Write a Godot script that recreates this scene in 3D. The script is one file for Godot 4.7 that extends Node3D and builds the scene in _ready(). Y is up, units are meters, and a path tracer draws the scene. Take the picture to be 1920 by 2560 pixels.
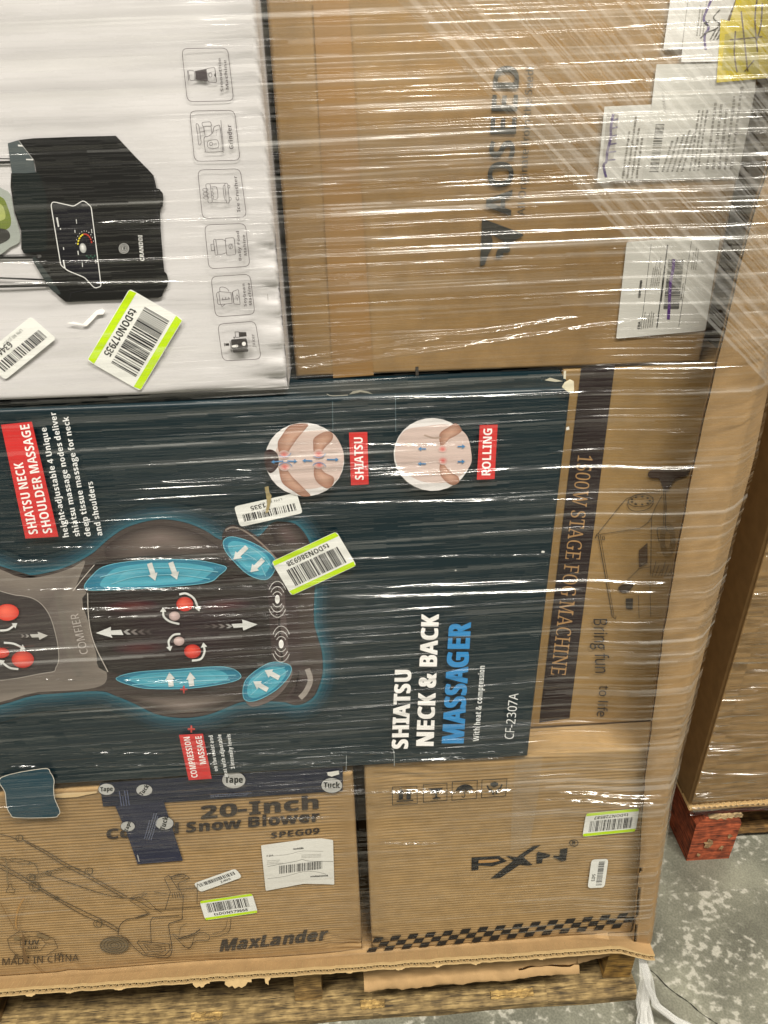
extends Node3D
# A shrink wrapped pallet of cartons, seen close from in front. World: x along the front of the load, y up, z towards the viewer.
# Photo pixels (1920 x 2560) are turned into directions; each point then lies on the carton face, lip or floor it belongs to.

const FOCAL := 1923.5
const EYE := Vector3(0.0, 1.39, 0.70)
var ax := Vector3.ZERO   # world axes as seen in camera coordinates (right, down, forward)
var ay := Vector3.ZERO
var az := Vector3.ZERO
var crop_x := 0.0
var crop_y := 0.0
var crop_s := 1.0
var kraft_tex: ImageTexture
var wood_tex: ImageTexture
var inks := {}
var fonts := {}
var names := {}

func setup_axes() -> void:
	var down := Vector3(58.0, 3164.0, FOCAL).normalized()
	var right := Vector3(1.0, -0.045, (3164.0 * 0.045 - 58.0) / FOCAL)
	right = (right - down * right.dot(down)).normalized()
	ax = right
	ay = -down
	az = ax.cross(ay)

func ray(p: Vector2) -> Vector3:
	var c := Vector3((p.x - 960.0) / FOCAL, (p.y - 1280.0) / FOCAL, 1.0)
	return Vector3(c.dot(ax), c.dot(ay), c.dot(az))

func at_z(p: Vector2, z: float) -> Vector3:
	var r := ray(p)
	return EYE + r * ((z - EYE.z) / r.z)

func at_y(p: Vector2, y: float) -> Vector3:
	var r := ray(p)
	return EYE + r * ((y - EYE.y) / r.y)

func crop(x: float, y: float, s: float) -> void:
	crop_x = x
	crop_y = y
	crop_s = s

func px(x: float, y: float) -> Vector2:
	return Vector2(crop_x + x / crop_s, crop_y + y / crop_s)

func pts(a: Array) -> PackedVector2Array:
	var r := PackedVector2Array()
	for i in range(0, a.size() - 1, 2):
		r.append(px(a[i], a[i + 1]))
	return r

func smooth(p: PackedVector2Array, closed := true, steps := 5) -> PackedVector2Array:
	var r := PackedVector2Array()
	var n := p.size()
	var last := n if closed else n - 1
	for i in last:
		var p0 := p[(i - 1 + n) % n] if closed or i > 0 else p[i]
		var p1 := p[i]
		var p2 := p[(i + 1) % n]
		var p3 := p[(i + 2) % n] if closed or i + 2 < n else p2
		for k in steps:
			r.append(p1.cubic_interpolate(p2, p0, p3, float(k) / steps))
	if not closed:
		r.append(p[n - 1])
	return r

func ellipse(c: Vector2, rx: float, ry: float, turn := 0.0, from := 0.0, to := TAU, steps := 28) -> PackedVector2Array:
	var r := PackedVector2Array()
	var full := absf(to - from) > TAU - 0.01
	for k in (steps if full else steps + 1):
		var a := from + (to - from) * k / steps
		r.append(c + Vector2(cos(a) * rx, sin(a) * ry).rotated(turn))
	return r

func lin(hex: String) -> Color:
	return Color(hex).srgb_to_linear()

# ---------------------------------------------------------------- print: flat ink on a carton face
class Ink:
	var v := PackedVector3Array()
	var c := PackedColorArray()
	var z := 0.0
	var step := 0.00003
	var s: Node3D
	func _init(scene: Node3D, depth: float) -> void:
		s = scene
		z = depth
	func tri(a: Vector2, b: Vector2, d: Vector2, ca: Color, cb: Color, cd: Color) -> void:
		var wa: Vector3 = s.at_z(a, z)
		var wb: Vector3 = s.at_z(b, z)
		var wd: Vector3 = s.at_z(d, z)
		if (wb - wa).cross(wd - wa).z < 0.0:
			v.append_array([wa, wb, wd])
			c.append_array([ca, cb, cd])
		else:
			v.append_array([wa, wd, wb])
			c.append_array([ca, cd, cb])
	func poly(p: PackedVector2Array, hex: String) -> void:
		z += step
		var col: Color = s.lin(hex)
		var t := Geometry2D.triangulate_polygon(p)
		for i in range(0, t.size(), 3):
			tri(p[t[i]], p[t[i + 1]], p[t[i + 2]], col, col, col)
	func quad(a: Vector2, b: Vector2, d: Vector2, e: Vector2, hex: String) -> void:
		z += step
		var col: Color = s.lin(hex)
		tri(a, b, d, col, col, col)
		tri(a, d, e, col, col, col)
	func blob(p: PackedVector2Array, inner: String, outer: String, centre: Vector2, rings := 5, power := 1.0) -> void:
		z += step
		var ci: Color = s.lin(inner)
		var co: Color = s.lin(outer)
		var n := p.size()
		for k in rings:
			var f0 := float(k) / rings
			var f1 := float(k + 1) / rings
			var c0 := ci.lerp(co, pow(f0, power))
			var c1 := ci.lerp(co, pow(f1, power))
			for i in n:
				var j := (i + 1) % n
				tri(centre.lerp(p[i], f0), centre.lerp(p[i], f1), centre.lerp(p[j], f1), c0, c1, c1)
				if k > 0:
					tri(centre.lerp(p[i], f0), centre.lerp(p[j], f1), centre.lerp(p[j], f0), c0, c1, c0)
	func fade(p: PackedVector2Array, w0: float, w1: float, a: String, b: String) -> void:
		# a stroke whose ink runs from tone a to tone b along its length
		z += step
		var ca: Color = s.lin(a)
		var cb: Color = s.lin(b)
		for i in p.size() - 1:
			var n := (p[i + 1] - p[i]).normalized().orthogonal()
			var f := float(i) / (p.size() - 1)
			var g := float(i + 1) / (p.size() - 1)
			var u0 := n * lerpf(w0, w1, f) * 0.5
			var u1 := n * lerpf(w0, w1, g) * 0.5
			tri(p[i] - u0, p[i] + u0, p[i + 1] + u1, ca.lerp(cb, f), ca.lerp(cb, f), ca.lerp(cb, g))
			tri(p[i] - u0, p[i + 1] + u1, p[i + 1] - u1, ca.lerp(cb, f), ca.lerp(cb, g), ca.lerp(cb, g))
	func line(p: PackedVector2Array, w: float, hex: String, closed := false) -> void:
		z += step
		var col: Color = s.lin(hex)
		var n := p.size()
		var offs := PackedVector2Array()
		for i in n:
			var d0 := (p[i] - p[(i - 1 + n) % n]).normalized() if closed or i > 0 else Vector2.ZERO
			var d1 := (p[(i + 1) % n] - p[i]).normalized() if closed or i < n - 1 else Vector2.ZERO
			var d := d0 + d1
			if d.length() < 0.2:
				d = d1 if d1 != Vector2.ZERO else d0
			var nn := d.normalized().orthogonal()
			var k := maxf(0.45, absf(nn.dot((d1 if d1 != Vector2.ZERO else d0).orthogonal())))
			offs.append(nn * (w * 0.5 / k))
		for i in (n if closed else n - 1):
			var j := (i + 1) % n
			tri(p[i] - offs[i], p[i] + offs[i], p[j] + offs[j], col, col, col)
			tri(p[i] - offs[i], p[j] + offs[j], p[j] - offs[j], col, col, col)
	func words(text: String, a: Vector2, b: Vector2, up: Vector2, hex: String, face := "bold") -> void:
		if face == "heavy":
			# fat letters: the bold face set five times, a hair apart
			var d := (b - a).normalized() * up.length() * 0.035
			var e := up * 0.02
			for q in [-d - e, d - e, -d + e, d + e]:
				words(text, a + q, b + q, up, hex, "bold")
			face = "bold"
		z += step
		var col: Color = s.lin(hex)
		var g: Dictionary = s.glyphs(text, face)
		var gv: PackedVector3Array = g.v
		var gi: PackedInt32Array = g.i
		var q := PackedVector2Array()
		for k in gv.size():
			q.append(a + (b - a) * ((gv[k].x - g.x0) / (g.x1 - g.x0)) + up * ((gv[k].y - g.base) / g.cap))
		for k in range(0, gi.size(), 3):
			tri(q[gi[k]], q[gi[k + 1]], q[gi[k + 2]], col, col, col)
	func bars(o: Vector2, along: Vector2, across: Vector2, count: int, seed_n: int, hex := "1c1c1e") -> void:
		z += step
		var rng := RandomNumberGenerator.new()
		rng.seed = seed_n
		var widths := []
		var total := 0.0
		for k in count * 2:
			var w: float = [1.0, 1.0, 2.0, 3.0][rng.randi() % 4]
			widths.append(w)
			total += w
		var col: Color = s.lin(hex)
		var t := 0.0
		for k in widths.size():
			if k % 2 == 0:
				var p := o + along * (t / total)
				var q: Vector2 = o + along * ((t + widths[k]) / total)
				tri(p, q, q + across, col, col, col)
				tri(p, q + across, p + across, col, col, col)
			t += widths[k]
	func scribble(o: Vector2, along: Vector2, across: Vector2, rows: int, seed_n: int, hex: String, fill := 0.5) -> void:
		# rows of print too small to read
		z += step
		var rng := RandomNumberGenerator.new()
		rng.seed = seed_n
		var col: Color = s.lin(hex)
		for r in rows:
			var t := 0.0
			var end := rng.randf_range(0.55, 1.0)
			while t < end:
				var w := rng.randf_range(0.015, 0.05)
				var p := o + along * t + across * ((r + 0.2) / rows)
				var q := p + along * w
				var h := across * (fill / rows) * rng.randf_range(0.7, 1.1)
				tri(p, q, q + h, col, col, col)
				tri(p, q + h, p + h, col, col, col)
				t += w + rng.randf_range(0.008, 0.02)
	func done(called: String, parent: Node3D, material: Material) -> MeshInstance3D:
		var n := PackedVector3Array()
		n.resize(v.size())
		n.fill(Vector3(0, 0, 1))
		var m: MeshInstance3D = s.mesh_node(called, parent, v, n, PackedInt32Array(), c, PackedVector2Array(), material)
		v = PackedVector3Array()
		c = PackedColorArray()
		return m

func glyphs(text: String, face: String) -> Dictionary:
	if not fonts.has(face):
		var f := SystemFont.new()
		f.font_names = PackedStringArray(["Droid Serif" if face.begins_with("serif") else "Droid Sans"])
		f.font_weight = 400 if face in ["regular", "serif"] else 700
		var used: Font = f
		fonts[face] = {"font": used}
		var hm := text_arrays("H", used)
		var lo := INF
		var hi := -INF
		for p in hm.v:
			lo = minf(lo, p.y)
			hi = maxf(hi, p.y)
		fonts[face].base = lo
		fonts[face].cap = hi - lo
	var g := text_arrays(text, fonts[face].font)
	g.base = fonts[face].base
	g.cap = fonts[face].cap
	g.x0 = INF
	g.x1 = -INF
	for p in g.v:
		g.x0 = minf(g.x0, p.x)
		g.x1 = maxf(g.x1, p.x)
	return g

func text_arrays(text: String, font: Font) -> Dictionary:
	var tm := TextMesh.new()
	tm.text = text
	tm.font = font
	tm.font_size = 32
	tm.depth = 0.0
	tm.pixel_size = 0.01
	tm.curve_step = 1.0
	var a := tm.get_mesh_arrays()
	var v: PackedVector3Array = a[Mesh.ARRAY_VERTEX]
	var idx := PackedInt32Array()
	if a[Mesh.ARRAY_INDEX] != null:
		idx = a[Mesh.ARRAY_INDEX]
	if idx.is_empty():
		idx = PackedInt32Array(range(v.size()))
	return {"v": v, "i": idx}

# ---------------------------------------------------------------- nodes
func numbered(called: String) -> String:
	if not names.has(called):
		names[called] = 0
		return called
	names[called] += 1
	return "%s_%03d" % [called, names[called]]

func thing(called: String, label: String, category: String, base: Vector3, group := "") -> Node3D:
	var o := Node3D.new()
	o.name = numbered(called)
	add_child(o)
	o.position = base
	o.set_meta("label", label)
	o.set_meta("category", category)
	if group != "":
		o.set_meta("group", group)
	return o

func root_of(n: Node3D) -> Vector3:
	var p := Vector3.ZERO
	while n != self:
		p += n.position
		n = n.get_parent() as Node3D
	return p

func mesh_node(called: String, parent: Node3D, v: PackedVector3Array, n: PackedVector3Array, idx: PackedInt32Array, c: PackedColorArray, uv: PackedVector2Array, material: Material) -> MeshInstance3D:
	var off := root_of(parent)
	var moved := PackedVector3Array()
	moved.resize(v.size())
	for i in v.size():
		moved[i] = v[i] - off
	var a := []
	a.resize(Mesh.ARRAY_MAX)
	a[Mesh.ARRAY_VERTEX] = moved
	if not n.is_empty():
		a[Mesh.ARRAY_NORMAL] = n
	if not idx.is_empty():
		a[Mesh.ARRAY_INDEX] = idx
	if not c.is_empty():
		a[Mesh.ARRAY_COLOR] = c
	if not uv.is_empty():
		a[Mesh.ARRAY_TEX_UV] = uv
	var m := ArrayMesh.new()
	m.add_surface_from_arrays(Mesh.PRIMITIVE_TRIANGLES, a)
	var o := MeshInstance3D.new()
	o.name = called
	o.mesh = m
	o.material_override = null
	m.surface_set_material(0, material)
	parent.add_child(o, true)
	return o

class Solid:
	# collects faces with flat normals
	var v := PackedVector3Array()
	var n := PackedVector3Array()
	func tri(a: Vector3, b: Vector3, d: Vector3, out: Vector3) -> void:
		var g := (b - a).cross(d - a)
		if g.length_squared() < 1e-16:
			return
		if g.dot(out) > 0.0:
			var t := b
			b = d
			d = t
			g = -g
		var nn := (-g).normalized()
		v.append_array([a, b, d])
		n.append_array([nn, nn, nn])
	func quad(a: Vector3, b: Vector3, d: Vector3, e: Vector3, out: Vector3) -> void:
		tri(a, b, d, out)
		tri(a, d, e, out)
	func hexa(p: Array) -> void:
		# eight corners: bottom ring 0-3, top ring 4-7
		var mid := Vector3.ZERO
		for q in p:
			mid += q / 8.0
		for f in [[0, 1, 2, 3], [4, 5, 6, 7], [0, 1, 5, 4], [1, 2, 6, 5], [2, 3, 7, 6], [3, 0, 4, 7]]:
			var fm: Vector3 = (p[f[0]] + p[f[1]] + p[f[2]] + p[f[3]]) * 0.25
			quad(p[f[0]], p[f[1]], p[f[2]], p[f[3]], fm - mid)
	func box(lo: Vector3, hi: Vector3, bev := 0.0) -> void:
		if bev <= 0.0:
			hexa([lo, Vector3(hi.x, lo.y, lo.z), Vector3(hi.x, lo.y, hi.z), Vector3(lo.x, lo.y, hi.z), Vector3(lo.x, hi.y, lo.z), Vector3(hi.x, hi.y, lo.z), hi, Vector3(lo.x, hi.y, hi.z)])
			return
		var c := (lo + hi) * 0.5
		var h := (hi - lo) * 0.5
		var i := h - Vector3.ONE * bev
		for sx in [-1.0, 1.0]:
			quad(c + Vector3(sx * h.x, -i.y, -i.z), c + Vector3(sx * h.x, i.y, -i.z), c + Vector3(sx * h.x, i.y, i.z), c + Vector3(sx * h.x, -i.y, i.z), Vector3(sx, 0, 0))
			quad(c + Vector3(-i.x, sx * h.y, -i.z), c + Vector3(i.x, sx * h.y, -i.z), c + Vector3(i.x, sx * h.y, i.z), c + Vector3(-i.x, sx * h.y, i.z), Vector3(0, sx, 0))
			quad(c + Vector3(-i.x, -i.y, sx * h.z), c + Vector3(i.x, -i.y, sx * h.z), c + Vector3(i.x, i.y, sx * h.z), c + Vector3(-i.x, i.y, sx * h.z), Vector3(0, 0, sx))
			for sy in [-1.0, 1.0]:
				quad(c + Vector3(sx * h.x, sy * i.y, -i.z), c + Vector3(sx * h.x, sy * i.y, i.z), c + Vector3(sx * i.x, sy * h.y, i.z), c + Vector3(sx * i.x, sy * h.y, -i.z), Vector3(sx, sy, 0))
				quad(c + Vector3(sx * h.x, -i.y, sy * i.z), c + Vector3(sx * h.x, i.y, sy * i.z), c + Vector3(sx * i.x, i.y, sy * h.z), c + Vector3(sx * i.x, -i.y, sy * h.z), Vector3(sx, 0, sy))
				quad(c + Vector3(-i.x, sx * h.y, sy * i.z), c + Vector3(i.x, sx * h.y, sy * i.z), c + Vector3(i.x, sx * i.y, sy * h.z), c + Vector3(-i.x, sx * i.y, sy * h.z), Vector3(0, sx, sy))
				for sz in [-1.0, 1.0]:
					tri(c + Vector3(sx * h.x, sy * i.y, sz * i.z), c + Vector3(sx * i.x, sy * h.y, sz * i.z), c + Vector3(sx * i.x, sy * i.y, sz * h.z), Vector3(sx, sy, sz))

func solid(called: String, parent: Node3D, s: Solid, material: Material) -> MeshInstance3D:
	return mesh_node(called, parent, s.v, s.n, PackedInt32Array(), PackedColorArray(), PackedVector2Array(), material)

func grid_node(called: String, parent: Node3D, rows: int, cols: int, v: PackedVector3Array, uv: PackedVector2Array, material: Material, keep := PackedByteArray(), facing := Vector3(0, 0, 1)) -> MeshInstance3D:
	# a sheet of rows x cols points with smooth normals
	var n := PackedVector3Array()
	n.resize(v.size())
	for r in rows:
		for c in cols:
			var c0 := maxi(c - 1, 0)
			var c1 := mini(c + 1, cols - 1)
			var r0 := maxi(r - 1, 0)
			var r1 := mini(r + 1, rows - 1)
			var g := (v[r * cols + c1] - v[r * cols + c0]).cross(v[r1 * cols + c] - v[r0 * cols + c])
			if g.dot(facing) < 0.0:
				g = -g
			n[r * cols + c] = g.normalized()
	var idx := PackedInt32Array()
	for r in rows - 1:
		for c in cols - 1:
			if not keep.is_empty() and keep[r * cols + c] == 0:
				continue
			var a := r * cols + c
			var q := [a, a + 1, a + cols + 1, a + cols]
			var g := (v[q[1]] - v[q[0]]).cross(v[q[2]] - v[q[0]])
			if g.dot(facing) > 0.0:
				idx.append_array([q[0], q[2], q[1], q[0], q[3], q[2]])
			else:
				idx.append_array([q[0], q[1], q[2], q[0], q[2], q[3]])
	return mesh_node(called, parent, v, n, idx, PackedColorArray(), uv, material)

# ---------------------------------------------------------------- materials
func paint(hex: String, rough := 0.85, tex: Texture2D = null, scale := 3.0) -> StandardMaterial3D:
	var m := StandardMaterial3D.new()
	m.albedo_color = Color(hex)
	m.roughness = rough
	if tex:
		m.albedo_texture = tex
		m.uv1_triplanar = true
		m.uv1_world_triplanar = true
		m.uv1_scale = Vector3.ONE * scale
	return m

func ink_paint(rough := 0.6) -> StandardMaterial3D:
	var m := StandardMaterial3D.new()
	m.vertex_color_use_as_albedo = true
	m.roughness = rough
	return m

func film_paint(alpha: float, rough: float, tone := 0.9) -> StandardMaterial3D:
	var m := StandardMaterial3D.new()
	m.transparency = BaseMaterial3D.TRANSPARENCY_ALPHA
	m.albedo_color = Color(tone, tone, tone * 0.98, alpha)
	m.roughness = rough
	m.metallic_specular = 0.5
	m.cull_mode = BaseMaterial3D.CULL_DISABLED
	return m

func noise(freq: float, seed_n: int, octaves := 3) -> FastNoiseLite:
	var n := FastNoiseLite.new()
	n.noise_type = FastNoiseLite.TYPE_SIMPLEX_SMOOTH
	n.seed = seed_n
	n.frequency = freq
	n.fractal_octaves = octaves
	return n

func make_kraft() -> ImageTexture:
	var size := 512
	var fine := noise(0.35, 3, 2).get_seamless_image(size, size).get_data()
	var mid := noise(0.02, 5, 4).get_seamless_image(size, size).get_data()
	var data := PackedByteArray()
	data.resize(size * size * 3)
	for i in size * size:
		var k := 0.86 + (fine[i] - 128) / 128.0 * 0.05 + (mid[i] - 128) / 128.0 * 0.055
		data[i * 3] = clampi(int(255 * k), 0, 255)
		data[i * 3 + 1] = clampi(int(255 * (k - 0.004)), 0, 255)
		data[i * 3 + 2] = clampi(int(255 * (k - 0.012)), 0, 255)
	return ImageTexture.create_from_image(Image.create_from_data(size, size, false, Image.FORMAT_RGB8, data))

func make_wood() -> ImageTexture:
	# grain runs along the picture's width
	var w := 512
	var h := 512
	var a := noise(0.02, 11, 4)
	var b := noise(0.09, 12, 3)
	var data := PackedByteArray()
	data.resize(w * h * 3)
	for y in h:
		for x in w:
			var g := a.get_noise_2d(x * 0.35, y * 5.0) * 0.5 + b.get_noise_2d(x * 0.25, y * 6.0) * 0.35 + a.get_noise_2d(x * 1.0 + 900, y * 1.0) * 0.45
			var k := clampf(0.74 + g * 0.62 - smoothstep(0.28, 0.42, b.get_noise_2d(x * 0.08 + 300.0, y * 4.0)) * 0.4, 0.16, 1.0)
			var i := (y * w + x) * 3
			data[i] = int(255 * k)
			data[i + 1] = int(255 * k * (0.93 + 0.07 * k))
			data[i + 2] = int(255 * k * (0.82 + 0.16 * k))
	return ImageTexture.create_from_image(Image.create_from_data(w, h, false, Image.FORMAT_RGB8, data))

func make_floor() -> ImageTexture:
	# trodden sealed concrete: cloudy grey, with pale scars where the sealer has flaked off
	var size := 1024
	var cloud := noise(0.006, 21, 5)
	var grit := noise(0.25, 22, 2)
	var chip := noise(0.05, 23, 4)
	var where := noise(0.008, 24, 3)
	var data := PackedByteArray()
	data.resize(size * size * 3)
	for y in size:
		for x in size:
			var g := cloud.get_noise_2d(x, y)
			var f := grit.get_noise_2d(x, y)
			var c := chip.get_noise_2d(x, y * 1.2) + where.get_noise_2d(x, y) * 0.75
			var pale := smoothstep(0.0, 0.5, c) * 0.30 + smoothstep(0.36, 0.46, c) * 0.38
			var k := 0.41 + g * 0.13 + f * 0.07
			var i := (y * size + x) * 3
			data[i] = clampi(int(255 * lerpf(k * 1.0, 0.68 + f * 0.06, pale)), 0, 255)
			data[i + 1] = clampi(int(255 * lerpf(k * 1.0, 0.67 + f * 0.06, pale)), 0, 255)
			data[i + 2] = clampi(int(255 * lerpf(k * 0.89, 0.63 + f * 0.06, pale)), 0, 255)
	return ImageTexture.create_from_image(Image.create_from_data(size, size, false, Image.FORMAT_RGB8, data))

# ---------------------------------------------------------------- cartons
func carton(called: String, label: String, lo: Vector2, hi: Vector2, front: float, depth: float, material: Material, flute := 0.0, period := 0.007, rows := 40, bev := 0.004, warp := 0.0012, seed_n := 1, cols := 24, dents := []) -> Node3D:
	# closed box: its front is a sheet that sags a little and shows its flutes, with rounded edges
	var o := thing(called, label, "carton", Vector3((lo.x + hi.x) * 0.5, lo.y, front - depth * 0.5))
	var xs := []
	var ys := []
	for t in [0.0, 0.25, 0.55, 1.0]:
		xs.append(lo.x + bev * t)
		ys.append(lo.y + bev * t)
	for k in range(1, cols):
		xs.append(lerpf(lo.x + bev, hi.x - bev, float(k) / cols))
	for k in range(1, rows):
		ys.append(lerpf(lo.y + bev, hi.y - bev, float(k) / rows))
	for t in [1.0, 0.55, 0.25, 0.0]:
		xs.append(hi.x - bev * t)
		ys.append(hi.y - bev * t)
	var nz := noise(6.0, seed_n, 3)
	var v := PackedVector3Array()
	for y in ys:
		for x in xs:
			var e := minf(minf(x - lo.x, hi.x - x), minf(y - lo.y, hi.y - y))
			var z := front
			if e < bev:
				var t: float = 1.0 - e / bev
				z -= bev * (1.0 - sqrt(maxf(0.0, 1.0 - t * t)))
			else:
				var inside := smoothstep(bev, bev + 0.03, e)
				z -= warp * (0.5 + 0.5 * nz.get_noise_2d(x, y)) * inside
				z -= flute * (0.5 + 0.5 * sin(TAU * y / period + 0.8 * nz.get_noise_2d(x * 0.5, 7.0))) * inside
			for d in dents:
				var q := Vector2((x - d[0]) / d[2], (y - d[1]) / d[3])
				if q.length_squared() < 6.0:
					z -= d[4] * exp(-q.length_squared()) * (0.75 + 0.25 * sin(q.y * 7.0 + q.x * 2.0))
			v.append(Vector3(x, y, z))
	grid_node("front_panel", o, ys.size(), xs.size(), v, PackedVector2Array(), material)
	var s := Solid.new()
	var zb := front - depth
	var zf := front - bev
	s.quad(Vector3(lo.x, lo.y, zb), Vector3(lo.x, hi.y, zb), Vector3(lo.x, hi.y, zf), Vector3(lo.x, lo.y, zf), Vector3(-1, 0, 0))
	s.quad(Vector3(hi.x, lo.y, zb), Vector3(hi.x, hi.y, zb), Vector3(hi.x, hi.y, zf), Vector3(hi.x, lo.y, zf), Vector3(1, 0, 0))
	s.quad(Vector3(lo.x, hi.y, zb), Vector3(hi.x, hi.y, zb), Vector3(hi.x, hi.y, zf), Vector3(lo.x, hi.y, zf), Vector3(0, 1, 0))
	s.quad(Vector3(lo.x, lo.y, zb), Vector3(hi.x, lo.y, zb), Vector3(hi.x, lo.y, zf), Vector3(lo.x, lo.y, zf), Vector3(0, -1, 0))
	s.quad(Vector3(lo.x, lo.y, zb), Vector3(hi.x, lo.y, zb), Vector3(hi.x, hi.y, zb), Vector3(lo.x, hi.y, zb), Vector3(0, 0, -1))
	solid("box_body", o, s, material)
	return o

func rounded(corners: PackedVector2Array, r: float) -> PackedVector2Array:
	var out := PackedVector2Array()
	var n := corners.size()
	for i in n:
		var p := corners[i]
		var a := (corners[(i - 1 + n) % n] - p)
		var b := (corners[(i + 1) % n] - p)
		var ra := minf(r, a.length() * 0.45)
		var rb := minf(r, b.length() * 0.45)
		var pa := p + a.normalized() * ra
		var pb := p + b.normalized() * rb
		for k in 5:
			var t := k / 4.0
			out.append(pa.lerp(p, t).lerp(p.lerp(pb, t), t))
	return out

func sticker(parent: Node3D, z: float, o: Vector2, along: Vector2, across: Vector2, text: String, lime: bool, seed_n: int, called := "barcode_sticker", small := "") -> MeshInstance3D:
	# a paper sticker in its own frame: text along the edge at o, bars beyond it
	var paper := Ink.new(self, z)
	var edge := rounded(PackedVector2Array([o, o + along, o + along + across, o + across]), 9.0)
	paper.poly(edge, "dfe0dc")
	var st := paper.done(called, parent, inks.label)
	var k := Ink.new(self, z + 0.0001)
	var cap := across.length()
	if lime:
		k.quad(o + across * 0.01 + along * 0.02, o + along * 0.98 + across * 0.01, o + along * 0.995 + across * 0.13, o + along * 0.005 + across * 0.13, "b6d800")
		k.quad(o + across * 0.87 + along * 0.005, o + along * 0.995 + across * 0.87, o + along * 0.98 + across * 0.99, o + along * 0.02 + across * 0.99, "b6d800")
		k.done("lime_band", st, inks.label)
		k.words(text, o + along * 0.19 + across * 0.17, o + along * 0.83 + across * 0.17, across * 0.13, "1a1a1c", "bold")
		k.bars(o + along * 0.10 + across * 0.36, along * 0.80, across * 0.46, 34, seed_n)
	else:
		if small != "":
			k.words(small, o + along * 0.25 + across * 0.10, o + along * 0.6 + across * 0.10, across * 0.10, "6a6a6a", "regular")
		k.words(text, o + along * 0.52 + across * 0.16, o + along * 0.76 + across * 0.16, across * 0.20, "1a1a1c", "bold")
		k.bars(o + along * 0.08 + across * 0.46, along * 0.84, across * 0.34, 30, seed_n)
	k.done("barcode", st, inks.label)
	return st

# ---------------------------------------------------------------- the scene
func _ready() -> void:
	setup_axes()
	var cam := Camera3D.new()
	cam.name = "camera"
	cam.fov = rad_to_deg(2.0 * atan(1280.0 / FOCAL))
	cam.near = 0.02
	cam.far = 60.0
	add_child(cam)
	cam.transform = Transform3D(Basis(Vector3(ax.x, ay.x, az.x), -Vector3(ax.y, ay.y, az.y), -Vector3(ax.z, ay.z, az.z)), EYE)
	cam.current = true

	var env := Environment.new()
	env.background_mode = Environment.BG_COLOR
	env.background_color = Color(0.075, 0.074, 0.072)
	env.tonemap_mode = Environment.TONE_MAPPER_LINEAR
	env.tonemap_exposure = 1.0
	env.sdfgi_enabled = true
	env.ssao_enabled = true
	env.ssil_enabled = true
	var we := WorldEnvironment.new()
	we.name = "environment"
	we.environment = env
	add_child(we)

	kraft_tex = make_kraft()
	wood_tex = make_wood()
	inks = {"matt": ink_paint(0.75), "satin": ink_paint(0.5), "label": ink_paint(0.55), "tape": ink_paint(0.25)}


	ceiling_light(Vector3(1.4, 5.2, 1.75), 2.4, 0.4, 46.0, "long ceiling light above the aisle in front of the wrapped pallet")
	ceiling_light(Vector3(-2.0, 5.2, 2.2), 2.4, 0.4, 29.0, "long ceiling light above the aisle beside the white carton end")
	ceiling_light(Vector3(0.9, 5.2, 6.2), 2.4, 0.4, 14.0, "long ceiling light farther out along the aisle from the pallet")
	ceiling_light(Vector3(-1.2, 5.2, 10.2), 2.4, 0.4, 18.0, "unseen ceiling light added far down the aisle for glints on the film")  # added far lamp, out of view, put in to strengthen the film's glints

	build_floor()
	build_pallet()
	build_tray()
	build_white_carton()
	build_massager_carton()
	build_printer_carton()
	build_fog_carton()
	build_blower_carton()
	build_wheel_carton()
	build_neighbour()
	build_wrap()

func ceiling_light(p: Vector3, wide: float, deep: float, energy: float, label: String) -> void:
	var o := thing("ceiling_light", label, "ceiling light", p, "ceiling lights over the aisle")
	var s := Solid.new()
	s.box(p + Vector3(-wide * 0.5 - 0.03, 0.012, -deep * 0.5 - 0.03), p + Vector3(wide * 0.5 + 0.03, 0.10, deep * 0.5 + 0.03), 0.006)
	solid("housing", o, s, paint("d8d8d4", 0.5))
	var g := Solid.new()
	g.box(p + Vector3(-wide * 0.5, 0.0, -deep * 0.5), p + Vector3(wide * 0.5, 0.012, deep * 0.5))
	var m := paint("ffffff", 0.5)
	m.emission_enabled = true
	m.emission = Color(1.0, 0.96, 0.88)
	m.emission_energy_multiplier = 1.5
	solid("diffuser", o, g, m)
	var l := AreaLight3D.new()
	l.name = "lamp"
	l.area_size = Vector2(wide, deep)
	l.area_normalize_energy = true
	l.light_energy = energy
	l.light_color = Color(1.0, 0.975, 0.925)
	l.shadow_enabled = true
	l.area_range = 20.0
	o.add_child(l)
	l.position = Vector3(0, -0.004, 0)
	l.rotation = Vector3(-PI * 0.5, 0, 0)

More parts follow.
